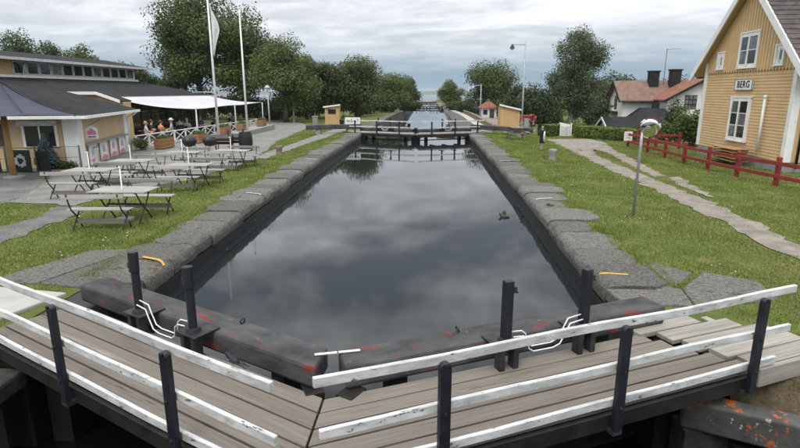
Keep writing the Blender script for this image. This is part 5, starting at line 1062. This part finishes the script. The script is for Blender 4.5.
def hut(x, y, rz, w, d, h0, h1, mat, label, win=True):
    z = G(x, y); t = thing('booth', label, 'booth', (x, y, z), rz)
    MB().box(-w/2 - .05, w/2 + .05, -d/2 - .05, d/2 + .05, -.2, .16).build('base', 'concrete', t)
    MB().hexa([(-w/2, -d/2, .16), (w/2, -d/2, .16), (w/2, d/2, .16), (-w/2, d/2, .16), (-w/2, -d/2, h0), (w/2, -d/2, h1), (w/2, d/2, h1), (-w/2, d/2, h0)]).build('wall', mat, t)
    e = .14; k = (h1 - h0)/w
    r_ = MB().hexa([(-w/2 - e, -d/2 - e, h0 - k*e + .002), (w/2 + e, -d/2 - e, h1 + k*e + .002), (w/2 + e, d/2 + e, h1 + k*e + .002), (-w/2 - e, d/2 + e, h0 - k*e + .002), (-w/2 - e, -d/2 - e, h0 - k*e + .09), (w/2 + e, -d/2 - e, h1 + k*e + .09), (w/2 + e, d/2 + e, h1 + k*e + .09), (-w/2 - e, d/2 + e, h0 - k*e + .09)]).build('roof', 'roof_felt', t)
    MB().hexa([(-w/2 - e, -d/2 - e - .03, h0 - k*e - .02), (w/2 + e, -d/2 - e - .03, h1 + k*e - .02), (w/2 + e, -d/2 - e - .002, h1 + k*e - .02), (-w/2 - e, -d/2 - e - .002, h0 - k*e - .02), (-w/2 - e, -d/2 - e - .03, h0 - k*e + .11), (w/2 + e, -d/2 - e - .03, h1 + k*e + .11), (w/2 + e, -d/2 - e - .002, h1 + k*e + .11), (-w/2 - e, -d/2 - e - .002, h0 - k*e + .11)]).build('fascia', 'white_paint', r_)
    n = int(w/.12)
    for i in range(1, n): x_ = -w/2 + i*w/n; MB().box(x_ - .008, x_ + .008, -d/2 - .012, -d/2 + .001, .17, h0 + k*(x_ + w/2) - .02).build('batten', mat, t)
    if win: f = MB().box(-w*.28, w*.28, -d/2 - .045, -d/2 - .013, h0*.66, h0*.90).build('window', 'black_plastic', t); MB().box(-w*.25, w*.25, -d/2 - .05, -d/2 - .046, h0*.68, h0*.88).build('pane', 'glass_dark', f)
hut(-8.75, 48.8, .05, 1.25, 1.2, 1.62, 1.78, 'ochre_booth', 'small ochre booth with a dark window by the far gate')
hut(6.45, 44.9, .02, 1.55, 1.5, 1.85, 1.50, 'ochre_booth', 'small tan shed with sloping roof beside the tall lamp', False)
t = thing('pillar', 'grey concrete pillar at the end of left balance beam', 'pillar', (-8.85, 41.6, G(-8.85, 41.6))); MB().box(-.18, .18, -.18, .18, -.1, 1.08).build('shaft', 'concrete', t, bev=.02); MB().box(-.22, .22, -.22, .22, 1.08, 1.16).build('cap', 'concrete', t, bev=.02)
t = thing('cabinet', 'grey electric cabinet between tan shed and lamp', 'cabinet', (7.5, 42.6, G(7.5, 42.6))); MB().box(-.17, .17, -.14, .14, -.05, 1.0).build('body', 'grey_paint', t, bev=.02); MB().box(-.14, .14, -.15, -.141, .1, .9).build('door', 'zinc', t)
t = thing('waste_bin', 'black round bin by the ochre booth', 'bin', (-7.7, 47.2, G(-7.7, 47.2))); MB().lathe([(.17, 0), (.2, .3), (.2, .5), (.17, .52)], n=14).build('body', 'black_plastic', t, smooth=40); MB().cyl((0, .22, 0), (0, .22, .7), .02, n=6).build('post', 'iron_dark', t)
t = thing('gate_cabinet', 'white cabinet with sloping top set in the hedge', 'cabinet', (9.55, 38.9, G(9.55, 38.9))); MB().prism([(-.35, -.15, -.05), (.35, -.15, -.05), (.35, -.15, .80), (-.35, -.15, .95)], (0, .3, 0)).build('body', 'white_paint', t, bev=.015); MB().box(-.28, .28, -.165, -.151, .1, .7).build('door', 'white_paint_worn', t); MB().box(.42, .5, -.04, .04, -.05, .9).build('post', 'white_paint', t)
# red trailer, buoy stand, red roofed hut beyond the shed
x, y = 8.7, 50.; z = G(x, y); t = thing('trailer', 'red box trailer parked behind the tan shed', 'trailer', (x, y, z), .1)
MB().box(-.85, .85, -.5, .5, .4, 1.0).build('box', 'red_paint', t, bev=.03)
for s_ in (-.55, .55): wv = MB().cyl((s_, -.62, .26), (s_, -.5, .26), .26, n=16).build('wheel', 'black_plastic', t); MB().cyl((s_, -.635, .26), (s_, -.621, .26), .12, n=12).build('rim', 'zinc', wv)
MB().beam((.85, 0, .45), (1.5, 0, .42), .06, .06).build('drawbar', 'iron_dark', t)
x, y = 8.3, 44.6; t = thing('lifebuoy_stand', 'red post with a red and white lifebuoy near the path', 'lifebuoy', (x, y, G(x, y))); MB().box(-.05, .05, -.05, .05, -.1, 1.3).build('post', 'iron_dark', t); bu = MB().torus((0, -.12, .95), .27, .07, (0, -1, 0), 20, 8).build('lifebuoy', 'red_paint', t, smooth=True)
for a in range(4): c = a*math.pi/2 + .4; MB().torus((.27*math.cos(c), -.12, .95 + .27*math.sin(c)), .078, .012, (-math.sin(c), 0, math.cos(c)), 12, 6).build('band', 'white_paint', bu)
x, y = 7.0, 66.; z = G(x, y); t = thing('hut', 'small white hut with a red hipped roof on the quay', 'hut', (x, y, z)); t.scale = (.85, .85, .8); MB().box(-1.1, 1.1, -1, 1, -.1, 1.5).build('wall', 'white_render', t); MB().hexa([(-1.4, -1.3, 1.5), (1.4, -1.3, 1.5), (1.4, 1.3, 1.5), (-1.4, 1.3, 1.5), (-.3, -.2, 2.35), (.3, -.2, 2.35), (.3, .2, 2.35), (-.3, .2, 2.35)]).build('roof', 'roof_red_tile', t)
MB().box(-.2, .2, -.2, .2, 2.3, 2.75).build('roof_turret', 'roof_red_tile', t); MB().box(.1, .75, -1.03, -1.001, .0, 1.3).build('door', 'brown_wall', t); MB().box(-.8, -.2, -1.03, -1.001, .5, 1.2).build('window', 'glass_dark', t)
for i, (xx, Y, mt, lab) in enumerate(((476, 74, 'cloth_blue', 'person in blue jacket standing on the quay path'),)):
    x = px(xx, Y); t = thing('person', lab, 'person', (x, Y, G(x, Y) + .016), .4)
    me = bpy.data.meshes.new('body'); V = [(0, 0, .90, .14), (0, 0, 1.15, .13), (0, 0, 1.38, .15), (0, 0, 1.50, .06), (0, -.01, 1.62, .085), (0, -.01, 1.70, .075), (.19, 0, 1.36, .06), (.24, 0, 1.08, .045), (.22, -.05, .84, .035), (-.19, 0, 1.36, .06), (-.24, 0, 1.08, .045), (-.22, -.05, .84, .035), (.10, 0, .84, .09), (.11, -.02, .48, .065), (.11, .02, .07, .045), (.12, -.12, .03, .035), (-.10, 0, .84, .09), (-.11, .05, .48, .065), (-.11, .12, .07, .045), (-.12, .0, .03, .035)]
    me.from_pydata([v[:3] for v in V], [(0, 1), (1, 2), (2, 3), (3, 4), (4, 5), (2, 6), (6, 7), (7, 8), (2, 9), (9, 10), (10, 11), (0, 12), (12, 13), (13, 14), (14, 15), (0, 16), (16, 17), (17, 18), (18, 19)], []); me.materials.append(MT[mt]); o = bpy.data.objects.new('body', me); COL.objects.link(o); o.parent = t
    md = o.modifiers.new('skin', 'SKIN')
    for j, v in enumerate(V): me.skin_vertices[0].data[j].radius = (v[3], v[3]); me.skin_vertices[0].data[j].use_root = j == 0
    o.modifiers.new('sub', 'SUBSURF').render_levels = 2; MB().sphere((0, -.01, 1.66), (.088, .098, .12)).build('head', 'skin', t, smooth=True); MB().sphere((0, .012, 1.69), (.095, .10, .105)).build('hair', 'hair_brown', t, smooth=True)
# ------------------------------------------------------------------ basin walls beyond the far gate
def basin_wall(label, x, w, y0, y1, zt, mat, n, cat='wall', zb=-3.2):
    t = thing('basin_wall', label, cat, (x, y0, 0)); d = (y1 - y0)/n
    MB().box(x - w*.42, x + w*.42, y0, y1, zb, zt - .302 + min(G(x, y0), G(x, y1))).build('wall_face', 'pale_concrete' if x > 0 else 'wet_shaded_stone', t, W=True)
    for i in range(n): MB().box(x - w/2, x + w/2, y0 + i*d + .01, y0 + (i + 1)*d - .01, zb*.6, G(x, y0 + (i + .5)*d) + zt + random.uniform(-.01, .015)).build('coping_stone', mat, t, W=True, bev=.03)
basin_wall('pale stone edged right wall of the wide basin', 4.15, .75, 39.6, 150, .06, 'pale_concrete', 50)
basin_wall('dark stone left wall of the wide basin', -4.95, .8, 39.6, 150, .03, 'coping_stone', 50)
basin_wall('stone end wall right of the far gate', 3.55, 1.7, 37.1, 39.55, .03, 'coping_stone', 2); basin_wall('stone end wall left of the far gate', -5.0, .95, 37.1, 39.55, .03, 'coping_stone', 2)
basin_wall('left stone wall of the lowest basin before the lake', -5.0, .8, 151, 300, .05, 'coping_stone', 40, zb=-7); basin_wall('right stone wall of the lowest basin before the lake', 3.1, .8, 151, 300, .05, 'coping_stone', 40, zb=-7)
t = thing('low_wall', 'low brown brick wall along the quay above the basin', 'wall', (5.0, 60, 0))
for i in range(22): y = 43 + i*1.95; MB().box(4.95 + i*.012, 5.25 + i*.012, y, y + 1.9, G(5, y) - .3, G(5, y) + .3).build('wall_block', 'brick_brown', t, W=True, bev=.02)
# buildings by the lake
for x, y, w, h, mt, lab in ((-8.5, 215, 4, 2.6, 'ochre_booth', 'tiny ochre lock cottage on the left before the lake'), (6.5, 235, 5, 3.0, 'cream_boards', 'tiny cream cottage on the right before the lake'), (6.5, 430, 8, 4.0, 'cream_boards', 'tiny pale house near the lake shore')):
    z = G(x, y); t = thing('cottage', lab, 'cottage', (x, y, z)); MB().box(-w/2, w/2, -w*.35, w*.35, -1, h*.6).build('wall', mt, t); MB().prism([(-w*.55, -w*.4, h*.6 + .01), (w*.55, -w*.4, h*.6 + .01), (0, -w*.4, h)], (0, w*.8, 0)).build('roof', 'roof_brown_tile', t); MB().box(-w*.12, w*.12, -w*.35 - .04, -w*.35 - .005, h*.12, h*.45).build('window', 'glass_dark', t)
# ------------------------------------------------------------------ white house below the hedge
gx = -3.3
t = thing('house', 'white rendered house with red and brown tiled roofs and big chimneys', 'house', (24, 62, gx))
X0, X1, YA0, YA1, YB0, YB1, X2 = 22.4, 26.2, 65, 69.6, 62, 70, 33.2; zE = 2.05; zR = 3.9
MB().prism([(X0, YA0, gx - .3), (X0, YA1, gx - .3), (X0, YA1, zE), (X0, (YA0 + YA1)/2, zR - .08), (X0, YA0, zE)], (X1 - X0 + .3, 0, 0)).build('wall', 'white_render', t, W=True)
XM = (X1 + X2)/2; MB().prism([(X1, YB0, gx - .3), (X2, YB0, gx - .3), (X2, YB0, zE), (XM, YB0, zR + .0), (X1, YB0, zE)], (0, YB1 - YB0, 0)).build('wall', 'white_render', t, W=True)
def slab_roof(a, b, c, d, mat, th=.14, par=t): 
    up = Vector((0, 0, th)); a, b, c, d = map(Vector, (a, b, c, d)); return MB().hexa([a, b, c, d, a + up, b + up, c + up, d + up]).build('roof_slope', mat, par, W=True)
ym = (YA0 + YA1)/2; k = (zR - zE)/(ym - YA0); e = .5
slab_roof((X0 - .5, YA0 - e, zE - k*e), (X1 + 2.6, YA0 - e, zE - k*e), (X1 + 2.6, ym, zR), (X0 - .5, ym, zR), 'roof_brown_tile'); slab_roof((X0 - .5, YA1 + e, zE - k*e), (X1 + 2.6, YA1 + e, zE - k*e), (X1 + 2.6, ym, zR + .003), (X0 - .5, ym, zR + .003), 'roof_brown_tile')
k2 = (zR + .1 - zE)/(XM - X1)
slab_roof((X1 - e, YB0 - .5, zE - k2*e), (XM, YB0 - .5, zR + .1), (XM, YB1, zR + .1), (X1 - e, YB1, zE - k2*e), 'roof_red_tile'); slab_roof((X2 + e, YB0 - .5, zE - k2*e), (XM, YB0 - .5, zR + .103), (XM, YB1, zR + .103), (X2 + e, YB1, zE - k2*e), 'roof_red_tile')
for s_ in (-1, 1):
    xe = XM + s_*(XM - X1 + e); MB().beam((XM, YB0 - .54, zR + .06), (xe, YB0 - .54, zE - k2*e + .0), .06, .26, Vector((0, 1, 0))).build('barge_board', 'roof_felt', t, W=True)
    ye = ym + s_*(ym - YA0 + e); MB().beam((X0 - .54, ym, zR - .02), (X0 - .54, ye, zE - k*e - .04), .06, .26, Vector((1, 0, 0))).build('barge_board', 'roof_felt', t, W=True)
MB().tube([(X1 - .1, YA0 - .1, zE - .4), (X1 - .1, YA0 - .1, gx + .2)], .07, 6).build('downpipe', 'roof_felt', t, W=True); MB().beam((X0 - .5, YA0 - .58, zE - k*e), (X1 - .4, YA0 - .58, zE - k*e), .12, .1).build('gutter', 'roof_felt', t, W=True)
def wwin(x, y, z, w, h, ax, nm='window'):
    if ax == 'y': a = MB().box(x - w/2, x + w/2, y - .05, y - .003, z, z + h).build(nm, 'roof_felt', t, W=True); n = 3
    else: a = MB().box(x - .05, x - .003, y - w/2, y + w/2, z, z + h).build(nm, 'roof_felt', t, W=True); n = 2
    for i in range(n):
        for j in range(3):
            u0 = -w/2 + w*i/n + .05; u1 = -w/2 + w*(i + 1)/n - .05; z0 = z + h*j/3 + .05; z1 = z + h*(j + 1)/3 - .05
            (MB().box(x + u0, x + u1, y - .058, y - .051, z0, z1) if ax == 'y' else MB().box(x - .058, x - .051, y + u0, y + u1, z0, z1)).build('pane', 'glass_curtain', a, W=True)
wwin(XM - 1.0, YB0, .9, 1.3, 1.5, 'y'); wwin(X0, 67.3, .7, .9, 1.6, 'x'); wwin(X0, 67.3, -2.6, .8, 1.0, 'x'); wwin(27.2, YB0, -2.0, 1.0, 1.3, 'y'); wwin(31.5, YB0, -2.0, 1.2, 1.3, 'y'); wwin(24.6, YA0, -1.6, .9, 1.3, 'y')
MB().prism([(X0 - .9, 66.3, .1), (X0 - .003, 66.3, .45), (X0 - .003, 66.3, .1)], (0, 2.1, 0)).build('awning', 'black_plastic', t, W=True); MB().box(X0 - .5, X0 - .01, 66.6, 68.2, .5, .68).build('flower_box', 'white_paint', t, W=True)
pr_ = MB().hexa([(22.9, 60.2, -.10), (27.0, 60.2, -.10), (27.0, 64.98, -.10), (22.9, 64.98, -.10), (24.3, 62.0, .95), (25.9, 62.0, .95), (25.9, 64.9, .95), (24.3, 64.9, .95)]).build('porch_roof', 'roof_felt', t, W=True); MB().box(23.2, 26.1, 60.5, 64.97, gx - .3, -.104).build('porch_wall', 'white_render', pr_, W=True); MB().box(24.9, 25.5, 62.2, 62.8, .95, 1.6).build('porch_chimney', 'roof_felt', pr_, W=True)
for x, y, w, z1, lab in ((26.3, 66.8, 1.05, 5.0, ''), (28.6, 66.4, 1.1, 5.15, ''), (30.6, 64.2, .5, 4.55, '')):
    c = MB().box(x - w*.5, x + w*.5, y - .45, y + .45, 2.6, z1).build('chimney', 'roof_felt', t, W=True, bev=.02)
    if w > 1: MB().box(x - w*.58, x + w*.58, y - .53, y + .53, z1 + .002, z1 + .16).build('chimney_cap', 'roof_felt', c, W=True)
MB().tube([(27.4, 66.5, 3.6), (27.4, 66.5, 7.6)], .03, 5).build('aerial_mast', 'iron_dark', t, W=True); MB().beam((27.4, 66.5, 7.5), (29.0, 66.5, 7.6), .03, .03).build('aerial_boom', 'iron_dark', t, W=True)
t = thing('outbuilding', 'low white outbuilding with dark pitched roof behind the hedge', 'outbuilding', (17.5, 50, -2.9))
MB().prism([(16.2, 49.0, -3.2), (16.2, 53.4, -3.2), (16.2, 53.4, -.75), (16.2, 51.2, .35), (16.2, 49.0, -.75)], (8.5, 0, 0)).build('wall', 'white_render', t, W=True)
slab_roof((15.9, 48.6, -.95), (25.0, 48.6, -.95), (25.0, 51.2, .40), (15.9, 51.2, .40), 'roof_felt', .12, t); slab_roof((15.9, 53.8, -.95), (25.0, 53.8, -.95), (25.0, 51.2, .403), (15.9, 51.2, .403), 'roof_felt', .12, t)
for s_ in (-1, 1): MB().beam((15.86, 51.2, .42), (15.86, 51.2 + s_*2.65, -.94), .06, .2, Vector((1, 0, 0))).build('barge_board', 'white_paint', t, W=True)
MB().box(15.9, 25, 48.53, 48.59, -.97, -.80).build('fascia', 'white_paint', t, W=True)
t = thing('low_wall', 'low grey wall along the road beyond the hedge', 'wall', (13.5, 46, G(13.5, 46))); 
for i in range(7): x = 11.6 + i*.72; MB().box(x, x + .68, 45.9 + i*.05, 46.3 + i*.05, G(x, 46) - .4, G(x, 46) + .45).build('wall_block', 'concrete', t, W=True, bev=.02)
for x, lab in ((13.2, 'pole behind the dark bushy tree'), (11.7, 'wooden pole left of the birch'), (9.9, 'short pole behind the trailer')):
    t = thing('utility_pole', 'pale ' + lab, 'pole', (x, 66, G(x, 66) + .0)); MB().cyl((0, 0, -.2), (0, 0, 4.6), .09, .07, 8).build('pole', 'concrete', t); MB().beam((-.3, 0, 4.4), (.3, 0, 4.4), .07, .07).build('crossarm', 'deck_wood', t)
# ------------------------------------------------------------------ duck and swallow
t = thing('duck', 'brown duck swimming on the chamber water', 'duck', (2.0, 13.8, -.465), R(160)); t.scale = (.6, .6, .55)
bm_ = MB(); prof = [(-.22, .015, .06), (-.16, .06, .05), (-.05, .10, .045), (.06, .10, .045), (.13, .075, .06), (.16, .055, .10), (.175, .048, .14), (.19, .052, .175), (.225, .042, .175), (.255, .015, .165)]
bm_.tube([(a, 0, c) for a, r_, c in prof], [r_ for a, r_, c in prof], 10); bm_.build('body', 'feather_brown', t, smooth=True); MB().hexa([(.255, -.014, .165), (.31, -.016, .160), (.31, .016, .160), (.255, .014, .165), (.255, -.012, .19), (.31, -.014, .168), (.31, .014, .168), (.255, .012, .19)]).build('bill', 'beak', t)
for s_ in (-1, 1): MB().sphere((-.04, s_*.07, .07), (.13, .025, .045)).build('wing', 'feather_brown', t, smooth=True); MB().sphere((.225, s_*.032, .20), .006, 6, 4).build('eye', 'letter_black', t)
p = Matrix.Rotation(math.pi - R(29), 4, 'Z') @ Vector((.42, .05, .916)) + Vector((MX, 3.1, 0))
t = thing('swallow', 'small dark swallow perched on the left white top rail', 'bird', tuple(p), R(150))
b = MB(); pf = [(-.05, .010, .045), (-.02, .021, .048), (.015, .024, .052), (.045, .018, .066), (.06, .017, .078), (.078, .010, .078), (.088, .003, .076)]; b.tube([(a, 0, c) for a, r_, c in pf], [r_ for a, r_, c in pf], 8); b.build('body', 'feather_dark', t, smooth=True); MB().sphere((.03, 0, .045), (.03, .017, .017), 8, 5).build('breast', 'feather_pale', t, smooth=True)
for s_ in (-1, 1):
    MB().hexa([(.03, s_*.020, .06), (-.10, s_*.014, .042), (-.10, s_*.018, .040), (.02, s_*.027, .050), (.03, s_*.020, .064), (-.10, s_*.014, .045), (-.10, s_*.018, .043), (.02, s_*.027, .054)]).build('wing', 'feather_dark', t); MB().beam((-.04, s_*.004, .044), (-.14, s_*.018, .034), .006, .004).build('tail_feather', 'feather_dark', t); MB().cyl((.01, s_*.008, -.012), (.008, s_*.008, .036), .002, n=5).build('leg', 'beak', t)
# ------------------------------------------------------------------ far shore beyond the lake
def far_shore():
    m = MB(); n = 80
    for i in range(n):
        x0 = -3600 + i*90; h0 = 14 + 9*math.sin(i*.31) + 5*math.sin(i*.83); h1 = 14 + 9*math.sin((i + 1)*.31) + 5*math.sin((i + 1)*.83)
        m.add([(x0, 3300, -13), (x0 + 90, 3300, -13), (x0 + 90, 3340, -13 + h1*.7), (x0, 3340, -13 + h0*.7), (x0 + 90, 3600, -13 + h1*1.3), (x0, 3600, -13 + h0*1.3), (x0 + 90, 3900, -13), (x0, 3900, -13)], [(0, 1, 2, 3), (3, 2, 4, 5), (5, 4, 6, 7)])
    struct(m.build('far_shore', 'leaf_far', smooth=True))
far_shore()

hz = MB().box(-7000, 7000, -800, 6800, -16, 24).build('haze', 'glass_dark'); hz['kind'] = 'stuff'; tag(hz, 'thin pale summer haze in the air over the lake', 'haze')
hm = bpy.data.materials.new('haze_air'); hm.use_nodes = True; hm.node_tree.nodes.clear(); _o = hm.node_tree.nodes.new('ShaderNodeOutputMaterial'); _v = hm.node_tree.nodes.new('ShaderNodeVolumePrincipled')
_v.inputs['Color'].default_value = (.80, .88, .95, 1); _v.inputs['Density'].default_value = 1.6e-4; _v.inputs['Anisotropy'].default_value = .2; hm.node_tree.links.new(_v.outputs[0], _o.inputs['Volume'])
hz.data.materials.clear(); hz.data.materials.append(hm)
